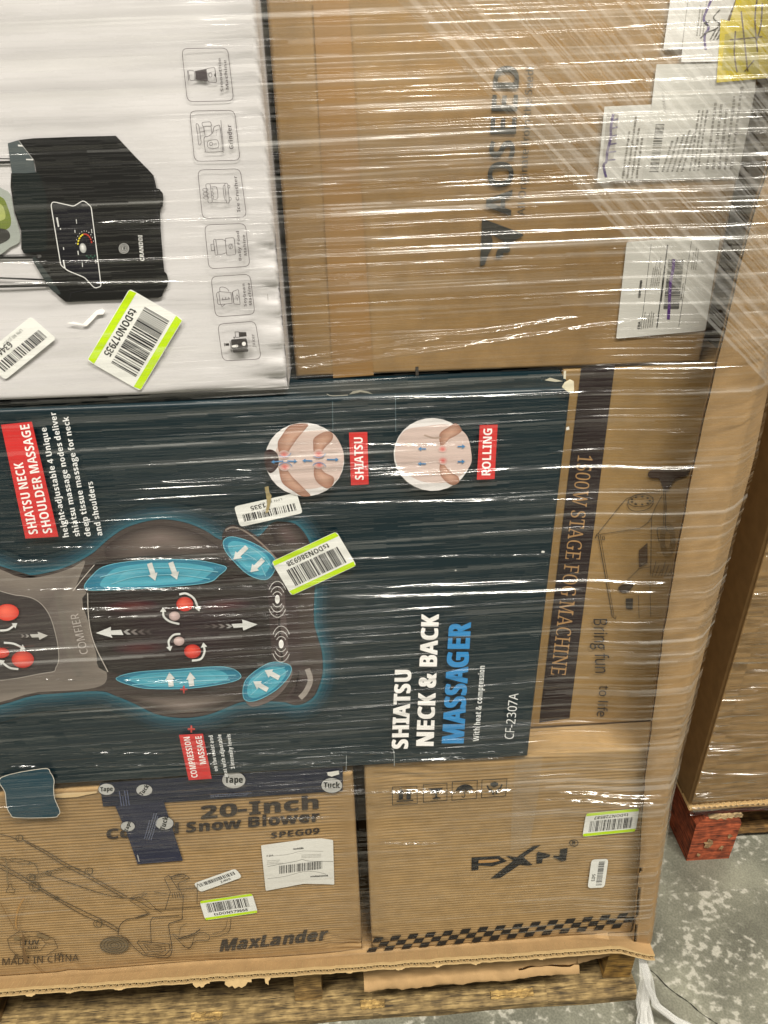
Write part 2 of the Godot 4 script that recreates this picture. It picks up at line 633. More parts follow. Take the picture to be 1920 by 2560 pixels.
func build_floor() -> void:
	var v := PackedVector3Array()
	var uv := PackedVector2Array()
	for z in [-6.0, 8.0]:
		for x in [-6.0, 6.0]:
			v.append(Vector3(x, 0, z))
			uv.append(Vector2(x, z) * 0.85 + Vector2(0.31, 0.12))
	var m := StandardMaterial3D.new()
	m.albedo_texture = make_floor()
	m.roughness = 0.42
	m.metallic_specular = 0.45
	var f := grid_node("floor", self, 2, 2, v, uv, m, PackedByteArray(), Vector3.UP)
	f.set_meta("kind", "structure")
	# the crack that runs out from the pallet's corner, drawn as a thin dark strip
	crop(1400, 1600, 2.304)
	var path := smooth(pts([520, 1900, 560, 1935, 610, 1990, 680, 2045, 740, 2085, 800, 2140, 850, 2175, 905, 2212, 960, 2260]), false, 4)
	var rng := RandomNumberGenerator.new()
	rng.seed = 8
	var s := Solid.new()
	var last: Array = []
	for i in path.size():
		var w := at_y(path[i], 0.0012)
		var side := Vector3(0.6, 0, 0.8).cross(Vector3.UP).normalized()
		var hw := 0.0003 + rng.randf() * 0.0011
		var cur := [w - side * hw, w + side * hw]
		if not last.is_empty():
			s.quad(last[0], last[1], cur[1], cur[0], Vector3.UP)
		last = cur
	solid("crack_strip", f, s, paint("2c2a24", 0.95))

func plank(called: String, parent: Node3D, lo: Vector3, hi: Vector3, hex: String, seed_n: int, along_x := true) -> void:
	# a sawn board with uneven, slightly split edges
	var rng := RandomNumberGenerator.new()
	rng.seed = seed_n
	var steps := 14
	var rings := []
	for k in steps + 1:
		var t := float(k) / steps
		var ring := []
		for c in [Vector2(0, 0), Vector2(1, 0), Vector2(1, 0.82), Vector2(0.86, 1), Vector2(0.14, 1), Vector2(0, 0.82)]:
			var j := Vector3(rng.randf_range(-1, 1), rng.randf_range(-1, 1), rng.randf_range(-1, 1)) * 0.0016
			var p: Vector3
			if along_x:
				p = Vector3(lerpf(lo.x, hi.x, t), lerpf(lo.y, hi.y, c.y), lerpf(lo.z, hi.z, c.x))
			else:
				p = Vector3(lerpf(lo.x, hi.x, c.x), lerpf(lo.y, hi.y, c.y), lerpf(lo.z, hi.z, t))
			ring.append(p + j)
		rings.append(ring)
	var s := Solid.new()
	var mid := (lo + hi) * 0.5
	for k in steps:
		var cm := Vector3.ZERO
		for c in 6:
			cm += (rings[k][c] + rings[k + 1][c]) / 12.0
		for c in 6:
			var d := (c + 1) % 6
			var fm: Vector3 = (rings[k][c] + rings[k][d] + rings[k + 1][c] + rings[k + 1][d]) * 0.25
			s.quad(rings[k][c], rings[k][d], rings[k + 1][d], rings[k + 1][c], fm - cm)
	for e in [0, steps]:
		for c in range(1, 5):
			s.tri(rings[e][0], rings[e][c], rings[e][c + 1], rings[e][0] - mid)
	var m := paint(hex, 0.85, wood_tex, 3.4)
	if not along_x:
		m.uv1_scale = Vector3(3.4, 3.4, 3.4)
	solid(called, parent, s, m)

func build_pallet() -> void:
	var o := thing("wooden_pallet", "weathered wooden pallet under the corrugated tray of cartons", "pallet", Vector3(-0.05, 0, -0.45))
	for k in 6:
		var zz := 0.012 - k * 0.185
		plank("deck_board", o, Vector3(-0.70, 0.124, zz - 0.10), Vector3(0.445, 0.143, zz), "80653f", 40 + k)
	for k in 3:
		var xx: float = [-0.66, -0.128, 0.395][k]
		plank("stringer", o, Vector3(xx, 0.022, -0.98), Vector3(xx + 0.045, 0.122, 0.014), ["8a6d43", "b3925a", "b08a45"][k], 50 + k, false)
	for k in 7:
		var zz: float = [0.042, -0.062, -0.170, -0.28, -0.42, -0.62, -0.86][k]
		plank("bottom_board", o, Vector3(-0.72, 0.0, zz - (0.095 if k == 0 else 0.10)), Vector3(0.446, 0.020, zz), "9c855a" if k == 0 else "857048", 60 + k)
	# splinters lying on the bottom board
	for q in [[-0.30, 0.05], [-0.02, 0.04], [0.20, 0.07]]:
		plank("splinter", o, Vector3(q[0], 0.0208, 0.022), Vector3(q[0] + q[1], 0.0235, 0.034), "c9a869", int(q[0] * 100) + 90)

func table(t: Array, y: float) -> float:
	# piecewise linear: [y, x, y, x, ...] with rising y
	if y <= t[0]:
		return t[1]
	for i in range(0, t.size() - 2, 2):
		if y <= t[i + 2]:
			return lerpf(t[i + 1], t[i + 3], (y - t[i]) / (t[i + 2] - t[i]))
	return t[t.size() - 1]

var post_left := [0.14, 0.424, 0.201, 0.418, 0.537, 0.378, 0.79, 0.359, 0.894, 0.354, 1.024, 0.350, 1.149, 0.352, 1.237, 0.353, 1.292, 0.358, 1.6, 0.362]
var post_right := [0.14, 0.468, 0.262, 0.457, 0.469, 0.438, 0.589, 0.434, 0.759, 0.430, 0.921, 0.428, 1.008, 0.429, 1.086, 0.425, 1.6, 0.420]

func fold_x(y: float) -> float:
	return lerpf(table(post_left, y), table(post_right, y), 0.56)

func build_tray() -> void:
	var o := thing("bulk_tray", "tall cardboard bulk bin with its front cut away, holding the stacked cartons", "cardboard bin", Vector3(-0.05, 0.145, -0.45))
	var card := paint("ae8e62", 0.85, kraft_tex, 3.0)
	# right front corner: a narrow front strip, a chamfered panel and the side wall behind it
	var rows := 90
	var nz := noise(9.0, 77, 3)
	var edge := noise(60.0, 78, 3)
	var v := PackedVector3Array()
	var cols := 0
	for r in rows + 1:
		var y := lerpf(0.147, 1.62, float(r) / rows)
		var l := table(post_left, y) + edge.get_noise_1d(y) * 0.0012
		var rr := table(post_right, y)
		var f := fold_x(y)
		var dent := nz.get_noise_1d(y) * 0.002
		var prof := [Vector2(l + 0.0005, 0.0215), Vector2(l, 0.0280), Vector2(lerpf(l, f, 0.35), 0.0305 + dent), Vector2(lerpf(l, f, 0.8), 0.0325 + dent), Vector2(f - 0.002, 0.0332 + dent), Vector2(f + 0.002, 0.0318 + dent), Vector2(lerpf(f, rr, 0.5), 0.0185 - dent), Vector2(rr - 0.002, 0.003), Vector2(rr, -0.003), Vector2(rr + 0.002, -0.9)]
		cols = prof.size()
		for p in prof:
			v.append(Vector3(p.x, y, p.y))
	grid_node("corner_panel", o, rows + 1, cols, v, PackedVector2Array(), card, PackedByteArray(), Vector3(1, 0, 1))
	# the inside layer of the same board
	var vi := PackedVector3Array()
	for r in rows + 1:
		var y := lerpf(0.147, 1.62, float(r) / rows)
		var l := table(post_left, y) + edge.get_noise_1d(y) * 0.0012
		var rr := table(post_right, y) - 0.006
		for p in [Vector2(l + 0.0005, 0.0215), Vector2(lerpf(l, fold_x(y), 0.9), 0.0250), Vector2(rr - 0.002, -0.004), Vector2(rr + 0.001, -0.9)]:
			vi.append(Vector3(p.x, y, p.y))
	grid_node("corner_lining", o, rows + 1, 4, vi, PackedVector2Array(), card, PackedByteArray(), Vector3(-1, 0, -1))
	var s := Solid.new()
	s.box(Vector3(-0.70, 0.147, -0.905), Vector3(0.42, 1.62, -0.899))
	solid("rear_wall", o, s, card)
	# floor sheet of heavy board whose front edge, the stub of the cut away wall, leans up and out and shows its flutes
	var ragged := noise(30.0, 31, 3)
	var n := 240
	var top := PackedVector3Array()
	var low := PackedVector3Array()
	var cut_in: Array[Vector3] = []
	var cut_out: Array[Vector3] = []
	for k in n + 1:
		var x := lerpf(-0.72, 0.448, float(k) / n)
		var bend := smoothstep(0.38, 0.45, x) * 0.010
		var e := ragged.get_noise_1d(x) * 0.0022
		var inner := Vector3(x, 0.166 + e * 0.5 - bend, 0.0425 + e + bend)
		var outer := Vector3(x, 0.1600 + e * 0.5 - bend, 0.0462 + e + bend)
		cut_in.append(inner)
		cut_out.append(outer)
		for q in [Vector2(-0.9, 0.1495), Vector2(0.010, 0.1495), Vector2(0.016, 0.1506), Vector2(0.029, 0.1580 - bend * 0.5)]:
			top.append(Vector3(x, q.y, q.x))
		top.append(inner)
		for q in [Vector2(-0.9, 0.1440), Vector2(0.014, 0.1440), Vector2(0.022, 0.1450), Vector2(0.034, 0.1520 - bend * 0.5)]:
			low.append(Vector3(x, q.y, q.x))
		low.append(outer)
	grid_node("base_liner", o, n + 1, 5, top, PackedVector2Array(), card, PackedByteArray(), Vector3.UP)
	grid_node("base_underside", o, n + 1, 5, low, PackedVector2Array(), card, PackedByteArray(), Vector3.DOWN)
	var paper := paint("c9ad7c", 0.9, kraft_tex, 6.0)
	var fl := Solid.new()
	var back := Vector3(0, -0.0125, -0.0215)
	for k in range(0, n):
		var p0 := cut_in[k] if k % 2 == 0 else cut_out[k]
		var p1 := cut_out[k + 1] if k % 2 == 0 else cut_in[k + 1]
		var th := Vector3(0, 0.0004, -0.0002)
		fl.hexa([p0 - th + back, p1 - th + back, p1 - th, p0 - th, p0 + th + back, p1 + th + back, p1 + th, p0 + th])
		# cut edges of both liners
		for pair in [[cut_in[k], cut_in[k + 1]], [cut_out[k], cut_out[k + 1]]]:
			var u := Vector3(0, 0.0006, -0.0003)
			var f := Vector3(0, 0.0003, 0.0005)
			fl.hexa([pair[0] - u + back * 0.2, pair[1] - u + back * 0.2, pair[1] - u + f, pair[0] - u + f, pair[0] + u + back * 0.2, pair[1] + u + back * 0.2, pair[1] + u + f, pair[0] + u + f])
	solid("cut_flute_edge", o, fl, paper)
	# torn tongues of liner hanging from the cut
	var rng := RandomNumberGenerator.new()
	rng.seed = 4
	for q in [[-0.52, 0.014, 0.004], [-0.46, 0.016, 0.004], [-0.385, 0.02, 0.004], [-0.262, 0.026, 0.009], [-0.205, 0.040, 0.017], [-0.160, 0.008, 0.012], [-0.03, 0.02, 0.003], [0.045, 0.014, 0.004], [0.105, 0.012, 0.004], [0.165, 0.016, 0.004], [0.27, 0.014, 0.004]]:
		var t := Solid.new()
		var last: Array = []
		for k in 9:
			var f := k / 8.0
			var x: float = q[0] + q[1] * (f - 0.5)
			var len_: float = q[2] * (0.35 + 0.65 * sin(PI * clampf(f * 1.15, 0, 1))) * rng.randf_range(0.6, 1.15)
			var y := 0.1602 + ragged.get_noise_1d(x) * 0.0011
			var cur := [Vector3(x, y, 0.0455), Vector3(x + rng.randf_range(-0.001, 0.001), y - len_ * 0.8, 0.0465 + len_ * 0.45)]
			if not last.is_empty():
				t.quad(last[0], cur[0], cur[1], last[1], Vector3(0, 0.3, 1))
			last = cur
		solid("torn_liner", o, t, paper)
	# the crumpled lower flap that hangs off the base below the wheel carton
	build_flap()

func build_flap() -> void:
	var o := thing("cardboard_scrap", "creased flap of brown cardboard squeezed between the tray and the pallet", "cardboard scrap", Vector3(0.14, 0.09, 0.0))
	var nz := noise(22.0, 55, 3)
	var v := PackedVector3Array()
	var rows := 46
	var prof := [Vector2(0.1405, -0.02), Vector2(0.140, 0.022), Vector2(0.132, 0.0275), Vector2(0.115, 0.0285), Vector2(0.1005, 0.0290), Vector2(0.0985, 0.0335), Vector2(0.0935, 0.0385), Vector2(0.0885, 0.0410), Vector2(0.0865, 0.0400), Vector2(0.085, 0.030)]
	for r in rows + 1:
		var x := lerpf(-0.012, 0.338, float(r) / rows)
		var step := 0.004 if x > 0.235 else 0.0
		for k in prof.size():
			var p: Vector2 = prof[k]
			var w := nz.get_noise_2d(x * 1.6, k * 0.006) * 0.0045 * clampf((k - 1) / 4.0, 0.0, 1.0)
			v.append(Vector3(x, p.y * 0.0 + p.x + w + (step if k > 4 else 0.0) + x * 0.012, p.y + nz.get_noise_2d(x, 9.0 + k * 0.006) * 0.004 * clampf((k - 1) / 4.0, 0.0, 1.0)))
	grid_node("folded_sheet", o, rows + 1, prof.size(), v, PackedVector2Array(), paint("ae8e62", 0.85, kraft_tex, 3.0), PackedByteArray(), Vector3(0, 0.2, 1))
	# second, smaller fold tucked in by the corner
	var w2 := PackedVector3Array()
	for r in 13:
		var x := lerpf(0.335, 0.385, r / 12.0)
		for k in 5:
			var p: Vector2 = [Vector2(0.140, 0.01), Vector2(0.136, 0.026), Vector2(0.122, 0.030), Vector2(0.112, 0.034), Vector2(0.108, 0.028)][k]
			w2.append(Vector3(x, p.x + (x - 0.335) * 0.35 + nz.get_noise_2d(x * 3.0, k * 0.05) * 0.003, p.y))
	grid_node("corner_fold", o, 13, 5, w2, PackedVector2Array(), paint("ae8e62", 0.85, kraft_tex, 3.0), PackedByteArray(), Vector3(0, 0.2, 1))

# ---------------------------------------------------------------- white carton of a blender
func build_white_carton() -> void:
	var z := 0.018
	var m := paint("c6c4c5", 0.5)
	var o := carton("blender_carton", "white printed carton with a black blender picture on its front, above the teal carton", Vector2(-0.66, 1.113), Vector2(-0.053, 1.62), z, 0.42, m, 0.0, 0.007, 140, 0.005, 0.0022, 5, 150, [[-0.052, 1.238, 0.016, 0.012, 0.006], [-0.050, 1.205, 0.02, 0.010, 0.007], [-0.052, 1.180, 0.018, 0.009, 0.005], [-0.050, 1.150, 0.022, 0.008, 0.005], [-0.056, 1.122, 0.03, 0.010, 0.006], [-0.12, 1.113, 0.05, 0.006, 0.003]])
	var k := Ink.new(self, z + 0.0003)
	crop(0, 300, 3.607)
	# glass jug, wires and fruit at the carton's left
	k.poly(smooth(pts([-80, 640, 40, 630, 100, 690, 130, 860, 160, 940, 180, 1090, 90, 1150, 0, 1215, -80, 1230])), "9aa09a")
	k.poly(smooth(pts([-60, 700, 20, 700, 60, 760, 100, 900, 70, 980, -60, 985])), "6b7836")
	k.poly(smooth(pts([-40, 760, 20, 770, 50, 860, 30, 900, -40, 900])), "9ea662")
	k.poly(smooth(pts([-60, 990, 60, 990, 90, 1060, 20, 1110, -60, 1120])), "3b3d38")
	for w in [[0, 345, 200, 352, 9], [0, 388, 280, 375, 26], [0, 1240, 340, 1240, 24], [0, 1222, 330, 1215, 8], [0, 1418, 420, 1442, 16], [0, 1505, 440, 1490, 26]]:
		k.line(pts([w[0] - 150, w[1], w[2], w[3]]), w[4] / 3.607, "161616")
	k.poly(pts([70, 210, 170, 180, 300, 360, 330, 520, 110, 500, 85, 330]), "4b5254")
	# motor base
	k.poly(pts([165, 180, 300, 165, 700, 150, 1045, 142, 1220, 330, 1330, 440, 1385, 500, 1400, 560, 1410, 615, 1440, 625, 1468, 660, 1474, 720, 1465, 780, 1442, 810, 1450, 1000, 1470, 1250, 1482, 1365, 1505, 1390, 1517, 1440, 1508, 1500, 1480, 1530, 1460, 1590, 1420, 1605, 1310, 1610, 640, 1640, 590, 1638, 530, 1590, 430, 1490, 290, 1260, 375, 1235, 370, 1215, 215, 1205, 192, 1160, 190, 1000, 130, 830, 95, 600, 100, 480, 330, 480, 310, 360]), "0e0f10")
	k.poly(smooth(pts([300, 1270, 340, 1260, 520, 1520, 545, 1570, 500, 1560, 430, 1490])), "2f3637")
	k.poly(pts([110, 490, 350, 470, 420, 700, 420, 1180, 215, 1200, 195, 1100, 190, 950, 130, 800]), "141617")
	k.line(pts([165, 180, 300, 360]), 1.6, "9a9a98")
	k.poly(pts([160, 222, 200, 225, 205, 240, 165, 238]), "d8d8d6")
	k.poly(pts([235, 350, 300, 352, 300, 364, 235, 362]), "d0d0ce")
	k.line(smooth(pts([1385, 505, 1395, 600, 1415, 800, 1440, 1000]), false), 1.2, "2c2e2f")
	k.line(pts([840, 1520, 640, 1560, 620, 1635]), 1.2, "2c2e2f")
	# control panel
	var panel := pts([470, 742, 495, 740, 665, 778, 745, 728, 772, 738, 822, 782, 912, 1500, 865, 1515, 845, 1508, 762, 1420, 610, 1358, 548, 1308, 460, 770])
	k.poly(panel, "131516")
	k.line(rounded(panel, 5.0), 2.2, "d9d9d7", true)
	for q in [[505, 880, 520, 878, 535, 962, 522, 966], [565, 1265, 577, 1262, 592, 1338, 580, 1340], [684, 895, 690, 894, 694, 935, 689, 936], [738, 1285, 745, 1284, 748, 1325, 742, 1326], [822, 985, 828, 984, 832, 1020, 826, 1021], [858, 1260, 864, 1259, 868, 1292, 862, 1293], [568, 1148, 576, 1147, 579, 1170, 571, 1171], [698, 1180, 707, 1179, 711, 1215, 703, 1216], [670, 992, 678, 991, 681, 1017, 674, 1018], [540, 975, 549, 974, 551, 988, 542, 989]]:
		k.poly(pts(q), "cfd0ce")
	k.blob(ellipse(px(748, 1155), 8.4, 12.6, -0.2), "e8e8e6", "8b8d8c", px(742, 1140), 4)
	for i in 11:
		var a := deg_to_rad(-172 + i * 15.5)
		var c := px(765, 1130) + Vector2(cos(a) * 17.5, sin(a) * 28.0)
		k.poly(ellipse(c, 2.2, 2.9, a, 0, TAU, 8), "d8c83a" if i < 5 else "a8382c")
		k.poly(ellipse(px(765, 1130) + Vector2(cos(a) * 22.5, sin(a) * 36.0), 1.1, 1.6, 0, 0, TAU, 6), "b8b8b4")
	for i in 5:
		k.poly(ellipse(px(782 + i * 18, 1225 + (i % 2) * 16), 1.8, 2.4, 0, 0, TAU, 8), "2f5c4a")
	for r in [12.0, 8.4]:
		k.line(ellipse(px(1117, 1158), r, r), 1.3, "c9c9c7", true)
	k.line(ellipse(px(1117, 1158), 4.6, 4.6, 0, -1.1, 1.1 + PI * 1.2), 1.3, "c9c9c7")
	k.line(pts([1108, 1172, 1108, 1150]), 1.3, "c9c9c7")
	k.words("CRANDDI", px(1302, 1272), px(1282, 1040), Vector2(-10.5, -1.0), "d8d8d6", "bold")
	k.done("blender_picture", o, inks.satin)
	white_icons(o, k)
	# torn patch of white liner
	crop(0, 0, 2.074)
	var t := Ink.new(self, z + 0.0012)
	t.poly(pts([345, 1675, 380, 1668, 430, 1680, 470, 1640, 500, 1610, 530, 1600, 545, 1612, 535, 1630, 505, 1632, 480, 1660, 450, 1690, 415, 1685]), "f2efec")
	t.done("torn_liner", o, inks.label)
	sticker(o, z + 0.0009, px(672, 1496), Vector2(-222, 372) / 2.074, Vector2(278, 160) / 2.074, "tsDON017935", true, 11).set_meta("label", "lime edged barcode sticker reading tsDON017935")
	sticker(o, z + 0.0009, px(160, 1640), Vector2(-265, 215) / 2.074, Vector2(132, 115) / 2.074, "6344", false, 12, "barcode_sticker", "LPN RR JD951").set_meta("label", "small white barcode sticker reading 6344")

func icon_frame(k: Ink, a: Vector2, b: Vector2, c: Vector2, d: Vector2) -> void:
	k.line(rounded(PackedVector2Array([a, b, c, d]), 15.0), 1.5, "5a5456", true)

func white_icons(o: Node3D, k: Ink) -> void:
	var g := "5b5557"
	k.z = 0.0184
	# smoothie machine
	crop(440, 100, 5.265)
	icon_frame(k, px(75, 112), px(680, 105), px(760, 800), px(150, 812))
	k.line(rounded(pts([160, 395, 240, 405, 255, 530, 185, 535]), 4), 1.3, g, true)
	k.line(pts([150, 400, 168, 535]), 1.6, g)
	k.poly(pts([250, 408, 400, 378, 412, 545, 262, 520]), "474244")
	k.line(rounded(pts([395, 378, 510, 358, 535, 560, 420, 552]), 4), 1.8, g, true)
	k.line(ellipse(px(452, 462), 4, 5), 1.4, g, true)
	k.poly(pts([520, 420, 527, 500, 500, 465]), "4d4749")
	k.words("Smoothie", px(625, 680), px(588, 240), Vector2(-7.0, 0), g, "bold")
	k.words("Machine", px(695, 652), px(660, 262), Vector2(-7.2, 0), g, "bold")
	# grinder
	icon_frame(k, px(180, 935), px(770, 925), px(845, 1582), px(245, 1598))
	k.line(smooth(pts([265, 1110, 300, 1130, 325, 1290, 330, 1360, 300, 1375, 285, 1250])), 1.4, g, true)
	k.line(pts([318, 1160, 365, 1155, 368, 1205, 322, 1210]), 1.2, g)
	k.line(rounded(pts([340, 1085, 455, 1075, 470, 1135, 350, 1140]), 4), 1.4, g, true)
	k.line(pts([365, 1140, 385, 1280]), 1.4, g)
	k.line(pts([462, 1138, 468, 1220]), 1.4, g)
	k.line(smooth(pts([370, 1290, 430, 1265, 480, 1220, 500, 1150, 540, 1128, 580, 1150, 615, 1450, 600, 1468, 400, 1475, 385, 1450])), 1.6, g, true)
	k.line(smooth(pts([555, 1415, 435, 1420, 412, 1370, 430, 1330, 540, 1315]), true, 4), 1.4, g, true)
	k.line(ellipse(px(462, 1368), 3.6, 4.4), 1.4, g, true)
	k.line(pts([590, 1055, 630, 1460]), 1.3, g)
	k.line(pts([500, 1360, 504, 1385]), 1.2, g)
	k.line(pts([524, 1356, 528, 1382]), 1.2, g)
	for i in 3:
		k.poly(ellipse(px(532, 1195 + i * 28), 0.9, 0.9, 0, 0, TAU, 6), g)
	k.words("Grinder", px(758, 1435), px(725, 1115), Vector2(-10.5, 0.4), g, "bold")
	# ice crusher
	crop(440, 100, 5.265)
	icon_frame(k, px(285, 1710), px(845, 1695), px(930, 2330), px(350, 2352))
	k.line(rounded(pts([390, 1895, 450, 1890, 480, 2140, 425, 2148]), 4), 1.4, g, true)
	k.line(rounded(pts([640, 1885, 680, 1885, 705, 2140, 665, 2150]), 5), 1.4, g, true)
	k.line(pts([450, 1888, 645, 1884]), 1.4, g)
	k.line(pts([480, 2140, 670, 2145]), 1.4, g)
	for i in 3:
		k.line(rounded(pts([350 + i * 6, 1955 + i * 52, 415 + i * 6, 1953 + i * 52, 420 + i * 6, 1990 + i * 52, 356 + i * 6, 1992 + i * 52]), 4), 1.3, g, true)
		k.line(ellipse(px(470 + i * 5, 1975 + i * 48), 3, 4, 0, -1.5, 1.7, 10), 1.2, g)
	k.line(smooth(pts([465, 1935, 520, 1932, 540, 1960, 552, 2070, 530, 2095, 485, 2100]), false), 1.4, g)
	k.line(smooth(pts([640, 1910, 620, 1940, 640, 2090, 665, 2110]), false), 1.3, g)
	for q in [[695, 1930], [712, 2090]]:
		k.line(ellipse(px(q[0], q[1]), 2.8, 3.6), 1.3, g, true)
	k.words("Ice Crusher", px(848, 2262), px(800, 1790), Vector2(-8.0, 0.4), g, "bold")
	# baby food machine
	crop(470, 520, 4.807)
	icon_frame(k, px(198, 205), px(690, 185), px(745, 700), px(252, 732))
	k.line(pts([275, 437, 310, 433, 318, 508, 282, 512]), 1.4, g, true)
	k.line(rounded(pts([305, 380, 332, 372, 358, 562, 328, 566]), 4), 1.4, g, true)
	k.line(smooth(pts([332, 385, 400, 376, 450, 395, 452, 400]), false), 1.4, g)
	k.line(smooth(pts([355, 556, 410, 555, 462, 535]), false), 1.4, g)
	k.line(rounded(pts([445, 365, 553, 355, 575, 560, 465, 568]), 4), 1.5, g, true)
	k.line(ellipse(px(515, 462), 5, 6.2), 1.3, g, true)
	k.line(pts([505, 490, 528, 432]), 1.3, g)
	k.words("Baby Food", px(645, 632), px(612, 278), Vector2(-7.0, 0.3), g, "bold")
	k.words("Mahine", px(710, 570), px(685, 322), Vector2(-7.0, 0.3), g, "bold")
	# soybean machine
	icon_frame(k, px(275, 825), px(745, 795), px(805, 1275), px(332, 1310))
	k.line(smooth(pts([372, 1008, 350, 1018, 342, 1050, 355, 1100, 355, 1140, 372, 1160, 388, 1158]), false), 1.4, g)
	k.line(pts([370, 1005, 390, 1160]), 1.4, g)
	k.line(pts([370, 1005, 515, 1015]), 1.4, g)
	k.line(pts([390, 1160, 532, 1145]), 1.4, g)
	k.line(pts([515, 1015, 532, 1145]), 1.6, g)
	k.line(pts([530, 1012, 548, 1142]), 1.4, g)
	k.line(smooth(pts([385, 1005, 382, 960, 420, 950, 470, 970, 492, 1003]), false), 1.4, g)
	k.line(pts([395, 1160, 408, 1186, 448, 1155]), 1.4, g)
	k.line(rounded(pts([535, 1005, 605, 978, 628, 1160, 552, 1155]), 3), 1.4, g, true)
	k.line(ellipse(px(590, 1068), 3, 3.6), 1.3, g, true)
	k.line(pts([588, 1030, 590, 1052]), 1.2, g)
	k.line(pts([592, 1085, 596, 1112]), 1.2, g)
	k.line(pts([405, 1105, 505, 1092]), 1.7, g)
	for i in 3:
		k.line(pts([416 + i * 38, 1103 - i * 5, 412 + i * 38, 1078 - i * 5]), 1.5, g)
	k.words("Soybean", px(708, 1182), px(682, 908), Vector2(-7.2, 0.4), g, "bold")
	k.words("Machine", px(772, 1168), px(745, 900), Vector2(-7.2, 0.4), g, "bold")
	# juicer
	icon_frame(k, px(355, 1395), px(810, 1360), px(880, 1815), px(418, 1838))
	k.poly(rounded(pts([515, 1580, 705, 1565, 722, 1690, 525, 1700]), 4), "2f2b2d")
	k.poly(rounded(pts([528, 1702, 722, 1692, 725, 1725, 545, 1740]), 3), "2f2b2d")
	k.line(pts([505, 1598, 522, 1725]), 1.6, "3a3537")
	k.poly(pts([430, 1622, 440, 1622, 445, 1662, 436, 1662]), "2f2b2d")
	k.poly(pts([445, 1628, 492, 1624, 496, 1655, 450, 1657]), "2f2b2d")
	k.poly(rounded(pts([525, 1650, 600, 1640, 605, 1672, 530, 1676]), 5), "eae8e6")
	k.poly(ellipse(px(588, 1657), 1.3, 1.5, 0, 0, TAU, 8), "2f2b2d")
	k.poly(ellipse(px(672, 1632), 5, 5.2), "eae8e6")
	k.line(pts([565, 1490, 612, 1488, 618, 1552, 572, 1556]), 1.5, "2f2b2d", true)
	k.poly(pts([612, 1490, 700, 1492, 705, 1542, 618, 1552]), "2f2b2d")
	k.poly(pts([545, 1550, 558, 1545, 565, 1565, 550, 1570]), "2f2b2d")
	k.words("Juicer", px(812, 1676), px(796, 1515), Vector2(-8.0, 0.4), g, "bold")
	k.line(pts([955, 1032, 962, 1110]), 1.2, "8a8683")
	k.done("pictogram_print", o, inks.satin)

# ---------------------------------------------------------------- teal carton of a massager
func arrow(k: Ink, p: PackedVector2Array, w: float, head: float, hex: String) -> void:
	k.line(p, w, hex)
	var e := p[p.size() - 1]
	var d := (e - p[p.size() - 2]).normalized()
	k.poly(PackedVector2Array([e + d.orthogonal() * head, e + d * head * 1.5, e - d.orthogonal() * head]), hex)

func ball(k: Ink, c: Vector2, rx: float, ry: float, light: String, dark: String) -> void:
	k.blob(ellipse(c, rx, ry), light, dark, c + Vector2(-rx, -ry) * 0.25, 5, 1.6)

